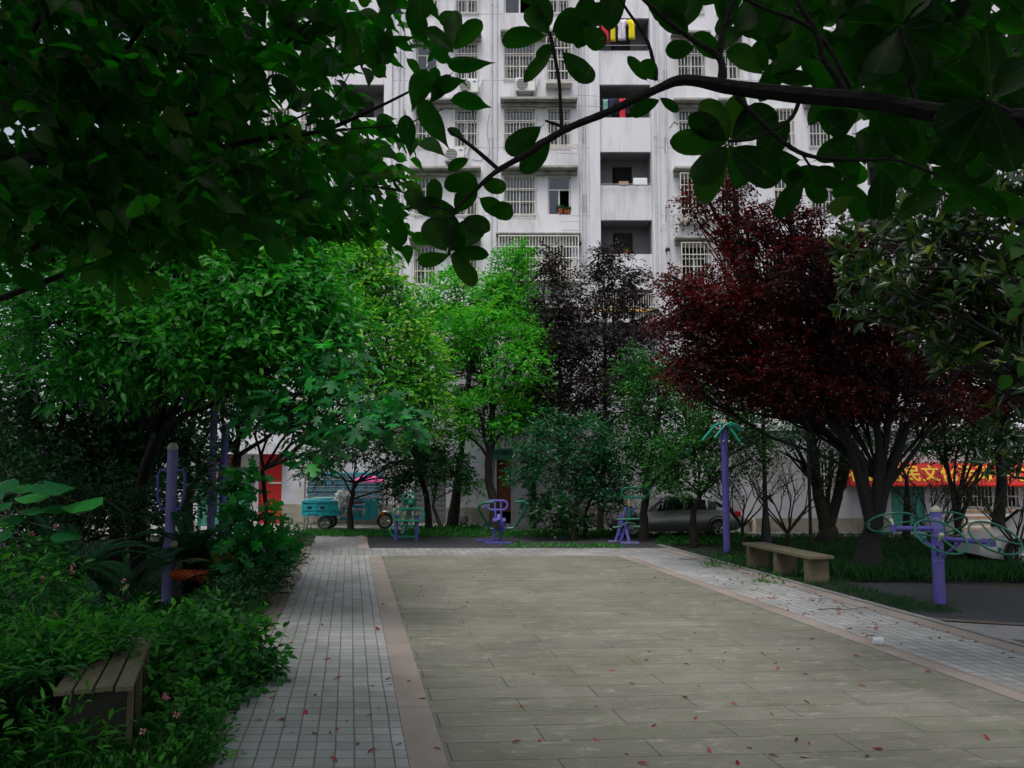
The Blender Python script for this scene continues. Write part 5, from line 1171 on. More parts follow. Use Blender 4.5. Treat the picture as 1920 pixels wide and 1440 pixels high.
# -- far-right magnolia
b=Vector((W(2010,1100,9.6).x,9.6,0)); t=thing('magnolia_tree',b,'glossy magnolia with olive backed leaves hanging in from the right edge','tree')
m=MB(); lv=Leaves(); m.tube([b,b+Vector((-.05,0,1.6)),b+Vector((0.05,.1,3.2)),b+Vector((0,0,5.2)),b+Vector((.1,.1,7))],[.2,.16,.14,.1,.05],12)
def rosette(lv,c,ax,n,L,w_=.42,T=None,spread=1.0,jit=.2,tmean=.35):
    ax=Vector(ax).normalized(); u=ax.orthogonal().normalized(); q=ax.cross(u); c=Vector(c)
    for i in range(n):
        a=2*math.pi*i/n+random.uniform(-.3,.3); el=random.uniform(.15,.9)*spread
        d=(u*math.cos(a)+q*math.sin(a))*math.cos(1.2-el)+ax*math.sin(1.2-el); d=d+Vector((random.gauss(0,jit),random.gauss(0,jit),random.gauss(0,jit)-.1))
        N=ax*1.0-(u*math.cos(a)+q*math.sin(a))*.4+Vector((random.gauss(0,jit),)*1+(random.gauss(0,jit),random.gauss(0,jit)))
        lv.add([c+d*.02],[d],[N],[L*random.uniform(.75,1.15)],[w_*random.uniform(.85,1.1)],[random.gauss(tmean,.22) if T is None else T])
rg=random.Random(4)
for (x0_,x1_,y0_,y1_,n,Yc,Yd) in ((1575,1800,390,600,70,9,.7),(1680,1900,340,560,90,9.2,1.),(1760,1990,560,700,60,9.3,.8),(1820,1960,-20,150,22,9.5,1.),(1860,2100,150,900,130,9.6,1.2),(1700,1800,560,660,14,9,.5)):
    for i in range(n):
        Y0=Yc+rg.uniform(-Yd,Yd); c=W(rg.uniform(x0_,x1_),rg.uniform(y0_,y1_),Y0)
        ax=(rg.uniform(-1,-.1),rg.uniform(-.7,.3),rg.uniform(-.1,.9)); rosette(lv,c,ax,rg.randint(6,9),.21,.40)
        if rg.random()<.5:
            s_=b+Vector((0,0,max(2.2,c.z-rg.uniform(.2,1.0)))); limb(m,s_,c,.03,.008,5,.08,5)
m.build('trunk',M['bark'],t,smooth=True); lv.build('crown',M['l_oliv'],T_hex,t)
# few bright leaves at the right edge belong to a hanging vine
t=thing('climbing_vine',(5.2,8.6,0),'bright green broad leaved vine hanging at the right edge','vine'); lv=Leaves(); m=MB()
pts=[W(1990,240,7.6),W(1945,300,7.5),W(1925,420,7.4),W(1930,520,7.4),W(1915,640,7.4)]; m.tube(pts,.008,5)
for px,py in ((1905,380),(1918,440),(1890,450),(1900,475),(1912,500),(1893,545),(1920,535),(1908,560),(1880,715),(1915,690),(1925,600),(1900,590)):
    c=W(px+14,py-10,7.4+rg.uniform(-.3,.3)); lv.add([c],[(rg.uniform(-1,-.2),rg.uniform(-.3,.3),-.6)],[(rg.uniform(-.3,.3),-.6,1)],[.16],[.8],[rg.uniform(.1,.5)])
m.build('stem',M['barkdark'],t,smooth=True); lv.build('leaves',M['l_alder'],T_acum,t)

# -- left middle tree (mulberry like), fig, and the dark trees behind them
b=Vector((W(262,1000,17).x,17,0))
t=tree('mulberry_tree','wide green tree with layered sprays of pointed leaves at centre left','tree',b,[b,W(262,930,17),W(275,870,16.6),W(300,810,16)],
 [B(430,560,13.8,170,80,676,1.9),B(560,540,14,110,70,429,1.5),B(330,640,13.6,130,80,442,1.8),B(480,660,13.6,120,66,416,1.5),B(600,610,14,90,60,260,1.3),B(430,440,14.2,150,70,546,1.9),B(560,450,14.4,80,45,221,1.3),B(240,560,14,110,90,390,1.8),B(270,420,14.6,150,80,416,2),B(330,350,15,150,50,338,2),B(420,700,13.6,100,34,150,1.4),B(200,700,14,100,55,200,1.6),B(120,600,14.5,120,110,390,2),B(60,440,15,120,100,338,2),B(480,380,15,90,40,208,1.4)],
 M['l_mid'],M['barkdark'],.15,.5,.6,8,(.13,.10),limbr=.5,tint=.45,tipup=.3,ntint=.3,topb=.15,droop=.3,tmpl=T_hex,shell=.35)
b=Vector((W(500,1010,17.5).x,17.5,0))
t=thing('fig_tree',b,'fig tree with large lobed leaves in front of the red door','tree'); m=MB(); lv=Leaves()
limb(m,b,W(492,880,16.5),.05,.04,6,.05,9); f_=W(495,880,16.5); 
for bx,by,rx,ry,n,Yc in ((640,760,130,60,120,12.6),(700,800,90,40,70,12.4),(560,740,90,50,70,13),(620,700,80,40,60,13),(565,800,50,28,34,13),(750,790,50,26,30,12.4),(590,860,40,30,22,13),(500,775,50,36,34,13.4),(620,660,50,26,24,13)):
    cc=W(bx,by,Yc); lp=limb(m,f_,cc,.03,.012,6,.12,6); cs,v=blob_pts(cc,(rx*Yc/F,.8,ry*Yc/F),n,.25)
    for c in cs[::4]: limb(m,lp[rg.randint(3,6)],Vector(c),.018,.006,4,.1,4)
    n=len(cs); A=v*np.array([1,1,.3])+RNG.normal(0,.4,(n,3)); A[:,2]-=.35; N=np.tile([0,-.25,1.],(n,1))+RNG.normal(0,.35,(n,3)); lv.add(cs,A,N,.26*(.6+.6*RNG.random(n)),np.full(n,1.0),RNG.normal(.4,.25,n))
m.build('trunk',M['bark'],t,smooth=True); lv.build('crown',M['l_fig'],T_fig,t)
# lower fig suckers by the path
def leafy(name,lab,cat,base,cl,mat,L,wd,tm=T_hex,m_=7,twig=.4,group=None,tint=.42,stems=6,flowers=None,up=.75,droop=.25,bark='bark',jit=.35,smat='petalpink',topb=.15,tipup=.3,shell=.4):
    b=Vector(base); t=thing(name,b,lab,cat,group); lv=Leaves(); mb=MB(); allP=[]
    for c,r,n in cl:
        P,v=blob_pts(c,r,n,shell); P[:,2]=np.maximum(P[:,2],.06)
        D=v*np.array([1,1,.5])+np.array([0,0,.35])+RNG.normal(0,.35,v.shape)
        sprays(lv,P,D,twig,m_,L,wd,tint=tint+.25*np.array([noise.noise(Vector(p)*1.7) for p in P])+topb*(P[:,2]-c[2])/r[2],up=up,droop=droop,jit=jit,tipup=tipup)
        for i in range(0,len(P),max(1,len(P)//stems)): limb(mb,b+Vector((random.uniform(-.15,.15),random.uniform(-.15,.15),0)),Vector(P[i]),.014,.004,5,.15,4)
        allP.append(P)
    mb.build('stems',M[bark],t); lv.build('foliage',mat,tm,t)
    if flowers:
        for px,py,Y0 in flowers:
            c=W(px,py,Y0); fb=Leaves(); n=14; A=nrm(RNG.normal(0,1,(n,3))); fb.add(np.tile(np.array(c),(n,1))+A*.012,A,RNG.normal(0,1,(n,3)),np.full(n,.020),np.full(n,.8),RNG.random(n)); fb.build('flower',M[smat],T_hex,t)
    return t
def BG(px,py,rx,ry,n,z=None,dep=None):   # blob standing on the ground at a ground pixel
    g=G(px,py); s=g.y/F; return ((g.x,g.y,(ry*s)*.55),(rx*s,dep or rx*s*.8,ry*s),n)
leafy('fig_sucker','low fig suckers with torn lobed leaves beside the path in front of the red door','shrub',G(470,1060),[B(462,980,15.5,34,46,70,.8),B(460,900,16.5,24,34,26,.6),B(520,1025,16,26,24,30,.6),B(450,1030,15,30,32,40,.6),B(498,1040,15.6,40,34,50,.7)],M['l_fig'],.24,.95,T_fig,3,.3,stems=5)
leafy('dark_hedge','dark feathery hedge at the far left corner of the path','hedge',G(500,1060),[B(515,1040,17.5,44,30,240,1.4),B(480,1085,15,60,34,260,1.2),B(430,1110,13.6,50,34,160,1.),B(540,1005,20.5,34,24,160,1.5),B(445,1060,15.5,34,40,120,.8)],M['l_dark'],.10,.35,T_quad,9,.4,tint=.5)
# cycads
def cycad(base,n,L,lab,seed,yel=0,hh=0):
    rg=random.Random(seed); base=Vector(base); t=thing('cycad',base,lab,'cycad','cycads in the left bed'); lv=Leaves(); m=MB()
    m.tube([base,base+Vector((0,0,.35+hh))],[.16,.14],10)
    for i in range(n):
        a=2*math.pi*i/n+rg.uniform(-.2,.2); el=rg.uniform(.25,1.25); p=base+Vector((0,0,.35+hh)); d=Vector((math.cos(a)*math.cos(el),math.sin(a)*math.cos(el),math.sin(el))); pts=[p]
        K=22; Lf=L*rg.uniform(.8,1.1)
        for k in range(K): d=(d+Vector((0,0,-.055-.03*math.cos(el)))).normalized(); p=p+d*(Lf/K); pts.append(p)
        m.tube(pts,[.012*(1-k/(K+4)) for k in range(K+1)],4)
        yl=yel and rg.random()<yel
        for k in range(3,K+1):
            for q in (0,.5):
                t_=(pts[k]-pts[k-1]).normalized(); pp=pts[k-1].lerp(pts[k],q); sdv=t_.cross(Vector((0,0,1))).normalized(); ln=.24*math.sin(math.pi*min(1,(k+3)/(K+4)))**.6+.03
                for s_ in(-1,1): lv.add([pp],[sdv*s_+t_*.45+Vector((0,0,.18))],[t_.cross(sdv)*-1],[ln],[.055],[(.95 if yl else rg.uniform(.1,.55))])
    m.build('rachis',M['l_cycas'] if False else M['bark'],t); lv.build('fronds',M['l_cycas'],T_quad,t)
cycad(Vector((-5.75,15.5,0)),26,1.35,'cycad with long fronds just behind the roller post',2,0,.35)
cycad(Vector((-6.9,13.6,0)),26,1.45,'cycad with arching fronds left of the roller post',5,0,.25)
cycad(G(432,1135),20,.95,'small cycad with yellowed frond tips near the paving',7,.25)
# big shrubs of the left bed
A1=[((-6.6,9.6,.9),(1.4,1.2,1.0),360),((-5.7,8.1,.75),(.9,.9,.85),240),((-4.75,7.5,.5),(1.0,1.1,.62),250),((-4.5,9.3,.45),(.9,.7,.5),140),((-5.7,8.6,.7),(1.2,1.1,.9),300),((-4.4,6.1,.35),(.6,.7,.45),220),((-5.0,6.4,.5),(1.2,1.0,.7),300)]
leafy('flowering_shrub','big leafy shrub with small pink flowers filling the lower left corner','shrub',(-4.8,7.4,0),A1,M['l_shrub'],.105,.42,T_hex,8,.42,flowers=[(103,1152,8.4),(190,1205,8.0),(98,1255,7.6),(105,985,9.5),(60,1000,9.6),(137,1060,9.4),(80,1085,9)],tint=.45,stems=10)
leafy('flowering_shrub','leafy shrub with pink flower clusters in front of the roller post','shrub',(-4.6,10.6,0),[((-4.8,10.2,.36),(.95,.9,.44),300),((-5.9,10.6,.55),(.9,.9,.7),260),((-3.9,10.0,.22),(.6,.6,.3),130)],M['l_shrub'],.10,.42,T_hex,8,.4,flowers=[(232,1089,10.1),(238,1099,10.0),(229,1103,10.1),(136,1069,10.3),(138,1075,10.3)],tint=.42,stems=8)
leafy('leafy_shrub','rounded green shrub spilling over the border at the middle of the left bed','shrub',(-3.45,9.3,0),[((-3.25,9.7,.42),(.60,.75,.5),300),((-3.1,8.9,.25),(.46,.5,.32),150),((-2.95,9.9,.22),(.35,.45,.28),110),((-3.7,10.1,.4),(.6,.6,.45),180)],M['l_shrub'],.10,.68,T_hex,6,.36,tint=.42,stems=9)
leafy('leafy_shrub','low creeping shrub with a few pink blooms between the plank bench and the paving','shrub',(-2.95,7.6,0),[((-2.8,7.7,.16),(.34,.5,.24),170),((-2.66,7.1,.12),(.3,.4,.16),130),((-2.85,6.4,.14),(.32,.4,.18),110),((-2.9,8.2,.2),(.34,.4,.26),100)],M['l_shrub'],.07,.46,T_hex,8,.28,flowers=[(308,1305,7.2),(312,1309,7.2),(268,1372,6.7),(330,1340,6.9)],tint=.5,stems=8)
leafy('leafy_shrub','arching narrow leaved shrub leaning over the plank bench seat','shrub',(-4.1,7.9,0),[((-4.35,7.8,.78),(.4,.6,.26),120),((-4.0,8.0,.80),(.24,.6,.10),60),((-3.75,8.3,.84),(.35,.4,.14),40),((-3.48,6.88,.25),(.24,.10,.34),60),((-3.95,7.4,.76),(.22,.5,.12),60)],M['l_shrub'],.12,.28,T_hex,8,.45,tint=.55,stems=10,droop=.1)
leafy('leafy_shrub','bright low weeds at the near end of the plank bench','shrub',(-3.2,5.9,0),[((-3.5,5.7,.14),(.5,.4,.2),170),((-2.75,5.9,.1),(.3,.35,.14),90),((-3.9,5.4,.3),(.6,.4,.3),150)],M['l_weed'],.085,.4,T_hex,8,.32,tint=.25,stems=8)
# broad leaf sapling at left
t=thing('paulownia_sapling',G(60,1060),'sapling with very large flat round leaves at the left edge','sapling'); lv=Leaves(); m=MB(); b=G(60,1060)
for px,py,L in ((90,908,.5),(48,912,.42),(170,938,.5),(15,905,.4),(60,955,.34),(105,950,.34),(122,1000,.36),(20,970,.4),(150,950,.3),(75,925,.42),(-10,930,.45),(10,945,.3),(0,1000,.4)):
    c=W(px,py,11.2+rg.uniform(-.4,.4)); d=Vector((rg.uniform(-1,1),rg.uniform(-.8,-.1),-.12)).normalized(); st=c-d*L*.3; lv.add([st],[d],[(rg.uniform(-.15,.15),-.25,1)],[L],[1.0],[rg.uniform(.3,.8)]); limb(m,b+Vector((rg.uniform(-.5,.3),0,.3)),st,.018,.006,5,.15,5)
m.build('stems',M['barkpale'],t,smooth=True); lv.build('leaves',M['l_fig'],T_round,t)
# dark trees closing the left background
def darktree(px,Y0,lab,blobs,seed,mat='l_dark',L=.17):
    b=Vector((W(px,980,Y0).x,Y0,0)); tree('dark_tree',lab,'tree',b,[b,b+Vector((.1,0,1.2)),b+Vector((.3,0,2.6))],blobs,M[mat],M['barkdark'],L,.45,.6,8,(.17,.12),group='trees closing the left background',tint=.45,shell=.35,topb=.1)
darktree(60,18,'dark evergreen at the far left edge behind the large round leaves',[B(40,760,18,130,110,420,2.2),B(150,700,18,120,90,330,2),B(0,620,18,120,100,300,2),B(60,880,18,120,60,240,2)],1)
darktree(215,20,'dark evergreen behind the roller post',[B(250,830,20,90,50,220,1.6),B(250,760,20,110,80,480,2),B(190,860,20,100,60,330,1.8),B(330,700,20,90,70,360,1.8),B(120,480,22,170,130,690,3),B(300,560,21,130,100,450,2.4)],2)
darktree(420,23,'dark broad tree between the purple posts and the red door',[B(400,700,22,100,80,300,2),B(480,720,22,90,70,260,1.8),B(430,780,22,80,30,110,1.6),B(540,780,23,60,34,110,1.4)],3)
leafy('dark_hedge','tall dark hedge behind the cycads at the far left','hedge',(-11,19,0),[(tuple(W(60,900,19)),(2.4,1.2,1.3),420),(tuple(W(200,930,19)),(2.0,1.2,1.2),380),(tuple(W(320,900,20.5)),(1.2,1,1.2),220),(tuple(W(-60,850,19)),(2,1.2,1.8),260),(tuple(W(250,850,20)),(1.8,1,1.0),260)],M['l_dark'],.16,.42,T_quad,8,.5,tint=.3,stems=5)
leafy('dark_shrub','dark leafy shrub under the mulberry tree behind the roller post','shrub',(-8,16.6,0),[(tuple(W(190,960,16)),(1.2,.9,.7),260),(tuple(W(100,930,15)),(1.2,.9,.8),260),(tuple(W(265,950,17.5)),(.7,.6,.8),170),(tuple(W(10,960,14.5)),(1.1,.9,.9),240)],M['l_dark'],.12,.42,T_hex,8,.4,tint=.2,stems=6)
leafy('dark_hedge','high dark evergreen screen along the far left, farthest back of the left planting','hedge',(-14,25,0),[(tuple(W(px_,py_,25)),(2.2,1,1.5),230) for px_,py_ in ((-60,880),(60,900),(180,900),(290,900),(120,820),(0,800),(240,830),(330,850))],M['l_dark'],.20,.42,T_quad,8,.55,tint=.3,stems=4)
leafy('bamboo_like_shrub','upright narrow leaved pale green shrub rising behind the pink flowered shrub','shrub',(-7.4,10.4,0),[((-7.3,10.4,1.15),(.8,.7,.95),150),((-6.2,11.0,.9),(.6,.5,.7),90)],M['l_weed'],.16,.2,T_hex,9,.5,tint=.1,stems=12,droop=.35)
# forked trunk visible behind the posts
b=G(352,1040); t=thing('forked_tree',b,'dark low forked trunk between the roller post and the tall purple pair','tree'); m=MB()
for pts,r0,r1 in (([(352,1000),(352,940),(362,900)],.15,.12),([(360,905),(345,870),(352,820),(365,790)],.11,.07),([(362,905),(385,880),(420,850),(470,800)],.12,.05),([(352,900),(320,870),(300,830)],.07,.05),([(372,890),(372,850),(395,800)],.07,.04)):
    P=[W(x,y,22.5) for x,y in pts]
    if pts[0][1]==1000: P[0]=Vector((P[0].x,22.5,0))
    n=len(P); m.tube(P,[r0+(r1-r0)*i/max(1,n-1) for i in range(n)],9)
t.location=(W(352,1000,22.5).x,22.5,0)
m.build('trunk',M['bark'],t,smooth=True); lv=Leaves(); C,v=blob_pts(W(370,770,22.5),(1.6,1,.6),120,.3); sprays(lv,C,v+RNG.normal(0,.3,v.shape),.55,8,.15,.45); lv.build('crown',M['l_dark'],T_quad,t)
# dark leafy tree over the tricycle
b=Vector((W(660,985,29.8).x,29.6,0))
t=tree('shade_tree','low dark leafy tree with thin forked stems right in front of the tricycle','tree',b,[b,W(655,955,29.6),W(661,930,29.6),W(664,905,29.6)],
 [B(680,832,29.4,80,32,240,1.5),B(760,860,29.4,70,50,280,1.4),B(800,840,29.4,46,50,150,1.2),B(620,845,29.4,60,28,110,1.3),B(745,910,29.4,36,26,80,.8),B(850,880,29.4,36,36,90,.9),B(590,880,29.2,34,26,44,.8)],M['l_dark'],M['bark'],.19,.36,.5,8,(.10,.06),tint=.42,bottom=-1)
m=MB(); m.tube([W(661,930,29.5),W(648,905,29.5),W(641,890,29.5)],[.04,.03,.02],6); m.tube([W(664,915,29.5),W(680,890,29.5),W(695,880,29.5)],[.05,.035,.02],6); m.build('limb',M['bark'],t,smooth=True)
b=Vector((W(830,985,30.3).x,30.3,0))
tree('leaning_shrub','pale stemmed shrub with leafy sprays in front of the grey shutter','shrub',b,[b,W(812,950,30.3),W(820,900,30.3)],[B(850,870,30.3,44,40,90,.9),B(880,905,30.2,26,24,40,.6),B(810,890,30.3,40,34,60,.9)],M['l_mid'],M['barkpale'],.19,.30,.5,8,(.06,.05),tint=.42,bottom=-1)
# ---------- lawn, hedge, weeds ----------
def blades(name,region,n,L,lab,mat,wd=.06,lean=.5,kind='stuff',Ld=0,clump=7,tint=.4):
    P=[];tries=0; rg=np.random.default_rng(n)
    while len(P)<n and tries<n*30:
        tries+=1; px=rg.uniform(*region[0]); Y0=1/rg.uniform(1/region[1][1],1/region[1][0]); x=(px-960)*Y0/F
        if region[2] is None or region[2](x,Y0): P.append((x,Y0,0))
    P=np.array(P); lv=Leaves(); 
    for k in range(clump):
        A=rg.normal(0,lean,(len(P),3)); A[:,2]=1; Nn=rg.normal(0,1,(len(P),3)); Nn[:,2]=.2
        Ls=L(P) if callable(L) else L
        lv.add(P+rg.normal(0,.06,P.shape)*[1,1,0],A,Nn,Ls*(.5+.7*rg.random(len(P))),np.full(len(P),wd),rg.normal(tint,.2,len(P)))
    o=lv.build(name,mat,T_quad if clump<0 else tmpl_quad(.02)); tag(o,lab,'grass',kind=kind); return o
def rx(Y0): return on(*R0,Y0)[0]+.15
YG0=G(0,1092).y   # near edge of the dark hedge
def inlawn(x,y):
    if x<rx(y)+.05: return False
    if y<YG0 and not (x<rx(y)+.9+.0*(y)) : return False
    if y>G(0,1062).y and y>24.1 and x<rx(24.1)+1.2 and y<27.5: return False
    return y<28.6 and not(y<17.6 and x<rx(y)+.0)
def Llawn(P):
    dx=P[:,0]-np.array([rx(y) for y in P[:,1]])
    return np.where(dx<1.3,.10,np.where(P[:,1]<19.5,.34,.20))
blades('grass',((1200,2300),(14.2,28.4),inlawn),8500,Llawn,'dark long bladed ground cover under the trees on the right',M['l_grass'],.07,.45)
def instrip(x,y):
    return (on2(L2,y,.0)[0]-3.2<x<rx(y)+1.0) and 27.9<y<30.0
blades('grass',((560,1260),(27.9,30.2),instrip),1500,.20,'green weeds growing along the far edge of the rubber surface',M['l_weed'],.14,.8,clump=6,tint=.3)
def lo(name,px0,px1,y0,y1,n,L,lab,mat='l_weed'):
    lv=Leaves(); rg=np.random.default_rng(int(px0)); P=[]
    for i in range(n):
        g=G(rg.uniform(px0,px1),rg.uniform(y0,y1)); P.append(tuple(g))
    P=np.array(P); P[:,2]=.02
    for k in range(8):
        A=rg.normal(0,.9,(n,3)); A[:,2]=abs(A[:,2])*.6+.25; lv.add(P+rg.normal(0,.10,P.shape)*[1,1,.2],A,rg.normal(0,.6,(n,3))+[0,0,1],L*(.5+rg.random(n)),np.full(n,.42),rg.normal(.45,.25,n))
    return tag(lv.build(name,M[mat],T_quad),lab,'weeds',kind='stuff')
lo('weeds',945,1170,1022,1029,60,.10,'low weeds in the joint where the rubber surface meets the band of pavers')
lo('weeds',1235,1400,1000,1022,230,.12,'bright green weeds between the pedal exerciser and the slim purple post')
lo('weeds',1325,1420,1042,1068,50,.085,'weeds around the foot of the slim post at the end of the bench')
lo('weeds',1420,1520,1068,1100,34,.085,'weeds under the stone bench')
lo('weeds',775,905,990,1002,90,.16,'weeds behind the green rider machine')
def lowbed(x,y):
    l=on(*L1,y)[0]-.42
    return x<l+.12*math.sin(y*3.1)+.05
lo2=blades('ground_cover',((-250,600),(4.2,24),lambda x,y: lowbed(x,y)),5200,.17,'mixed green ground cover filling the left bed',M['l_shrub'],.34,.9,clump=6)
blades('grass',((120,520),(6.0,7.6),lambda x,y: -3.75<x<-2.55),230,.34,'tuft of long thin grass at the foot of the plank bench',M['l_grass'],.035,.75,clump=9,tint=.75)
blades('grass',((380,520),(12.2,14.6),lambda x,y: on(*L1,y)[0]-1.35<x<on(*L1,y)[0]-.4),260,.42,'arching tuft of long grass hanging over the left border',M['l_grass'],.035,.8,clump=9,tint=.7)
# ---------- fallen leaves ----------
def petal(seed,L):
    rg=random.Random(seed); V_=[];n=5
    for i in range(n+1):
        t=i/n; h=.5*math.sin(math.pi*min(1,t*.95+.03))*.36; zc=.03+.12*math.sin(t*2.6+seed)*1.0
        V_+=[((t-.5)*L,-h*L,(zc+.16*h+.05*rg.random())*L),((t-.5)*L,0,zc*L*.6+.001),((t-.5)*L,h*L,(zc+.3*h+.05*rg.random())*L)]
    Fc=[]
    for i in range(n): a=i*3;b_=a+3; Fc+=[(a,a+1,b_+1,b_),(a+1,a+2,b_+2,b_+1)]
    me=bpy.data.meshes.new('fallen_leaf'); me.from_pydata(V_,[],Fc); at=me.attributes.new('tint','FLOAT','FACE'); v=rg.random(); at.data.foreach_set('value',[v]*len(Fc)); return me
pm=[petal(i,.085) for i in range(7)]
for me in pm: me.materials.append(M['fallen'])
pb=[petal(20+i,.07) for i in range(3)]
for me in pb: me.materials.append(M['fallenb'])
rg=random.Random(12)
def fl(px,py,lab,brown=False,sc=1.0,z=.026):
    g=G(px,py,z); me=rg.choice(pb if brown else pm); o=bpy.data.objects.new('fallen_leaf',me); COL.objects.link(o); o.location=g; o.rotation_euler=(rg.uniform(-.2,.2),rg.uniform(-.2,.2),rg.uniform(0,6.28)); s_=sc*rg.uniform(.55,1.25); o.scale=(s_,s_,s_); tag(o,lab,'leaf','fallen leaves')
LP='small crimson curled leaf fallen on the right pavement';LC='small crimson curled leaf fallen on the stone court';LL='small crimson curled leaf fallen on the left pavement';LR='small red leaf fallen on the dark rubber ground';LB='small brown dry leaf fallen on the stone court'
def rline(y): return 1920-(1231-y)/.296     # right pavement line in the photo, for scattering
cnt=0
while cnt<150:      # dense scatter on the right pavement below the maple
    py=rg.triangular(1050,1240,1115); xr_=1920+(py-1225)/.30; xl=1920+(py-1300)/.345
    px=rg.uniform(xl+5,xr_-5)
    if px<1920 and px>1180: fl(px,py,LP,rg.random()<.12); cnt+=1
cnt=0
while cnt<72:
    py=1060+380*rg.random()**1.25; xl=735+(py-1060)*.32; xr_=min(1910,1160+(py-1055)/.349)
    px=rg.uniform(xl,xr_) if rg.random()<.35 else min(xr_-5,rg.triangular(1080,min(xr_,1700),1330))
    if px<xl: continue
    br=rg.random()<.25; fl(px,py,LB if br else LC,br); cnt+=1
for i in range(40):
    py=rg.triangular(1060,1435,1350); xl=562-(py-1060)*.43; xr_=695+(py-1060)*.34; fl(rg.uniform(xl,xr_),py,LL,rg.random()<.3)
for i in range(30):
    py=rg.uniform(1098,1160); px=rg.triangular(1500,1915,1620)
    if py<1217-(1920-px)*.296-4: fl(px,py,LR,z=-.006)
for px,py,sc in ((708,1180,1.6),(820,1405,1.3),(572,1338,1.4),(590,1375,1.3),(968,1392,1.2),(790,1310,1.1),(1012,1388,1.2),(710,1182,1.2)): fl(px,py,LL if px<760 else LC,False,sc)
# =================== FOREGROUND BRANCHES ===================
# magnolia reaching in from the upper right
tb=Vector((3.6,2.2,0)); mg=thing('magnolia_tree',tb,'near magnolia branch with big oval leaves crossing the top of the view','tree','foreground trees')
m=MB(); m.tube([tb,tb+Vector((0,.1,1.6)),tb+Vector((-.1,.2,3.0)),tb+Vector((0,.2,4.4)),tb+Vector((.1,0,6.0))],[.17,.14,.12,.09,.05],12)
YM=2.9
def br(pts,r,Y0=None,n=8):
    P=[];
    for p in pts: P.append(W(p[0],p[1],p[2] if len(p)>2 else (Y0 or YM)))
    # refine with a smooth curve and slight knots
    Q=[];RR=[];k=len(P)
    for i in range(k-1):
        p0=P[max(i-1,0)];p1=P[i];p2=P[i+1];p3=P[min(i+2,k-1)]
        for j in range(5):
            t=j/5; Q.append(.5*((2*p1)+(-p0+p2)*t+(2*p0-5*p1+4*p2-p3)*t*t+(-p0+3*p1-3*p2+p3)*t**3)); rr_=r[i]*(1-t)+r[i+1]*t; RR.append(rr_*random.uniform(.95,1.07))
    Q.append(P[-1]);RR.append(r[-1]); m.tube(Q,RR,n); return Q
s_=YM/F
br([(2200,260,2.5),(1920,222),(1760,212),(1640,190),(1500,178),(1380,165),(1285,150),(1230,168),(1140,210),(1060,243),(985,290),(930,322),(885,362),(848,398)],[.05,.036,.034,.030,.028,.026,.019,.0145,.013,.0125,.011,.009,.007,.005])
br([(935,318),(885,275),(840,242)],[.008,.007,.006]); br([(1054,243),(1051,200),(1048,150),(1036,85),(1030,60)],[.007,.006,.006,.007,.006])
br([(1062,240),(1040,232),(1022,226)],[.007,.006,.004]); br([(1590,182),(1565,140),(1545,110),(1530,60),(1500,10),(1490,-40)],[.016,.013,.012,.011,.010,.009])
br([(1352,160),(1350,110),(1300,75),(1240,30),(1180,-30)],[.016,.013,.010,.009,.008]); br([(1350,110),(1356,60),(1375,0),(1400,-60)],[.010,.008,.006,.005])
br([(1600,175),(1530,60),(1420,10),(1330,-40)],[.008,.008,.007,.006]); br([(1230,150),(1215,80),(1170,10),(1150,-30)],[.008,.006,.005,.005])
br([(1380,180),(1450,250),(1510,290),(1600,300),(1680,300),(1760,330)],[.01,.009,.008,.007,.006,.005]); br([(1505,290),(1530,320),(1600,350)],[.005,.004,.003])
br([(1365,265),(1420,258),(1480,225),(1500,185)],[.006,.006,.007,.008]); br([(850,400),(845,440),(842,478)],[.006,.005,.005]); br([(846,395),(800,385),(760,392)],[.004,.003,.003]); br([(1690,50),(1700,120),(1720,205)],[.01,.009,.01]); br([(1850,190),(1900,215)],[.012,.014])
lv=Leaves()
def leaf(b_,t_,w_,dy=0,tilt=None,tint=None,Y0=None):
    Y1=(Y0 or YM)+dy; a=W(b_[0],b_[1],Y1); c=W(t_[0],t_[1],Y1+random.uniform(-.05,.05)); A=c-a; L=A.length/1.0
    wpx=w_*(Y1/F)/L; view=(Vector((0,0,CH))-a).normalized(); side=A.cross(view).normalized()
    N=view*-1 if random.random()<.5 else view
    tl=random.uniform(-.35,.35) if tilt is None else tilt
    N=N+side*tl+Vector((0,0,.15)); wpx/=max(.6,math.cos(tl))
    lv.add([a],[A],[N],[L/1.0],[wpx],[random.uniform(.2,.6) if tint is None else tint])
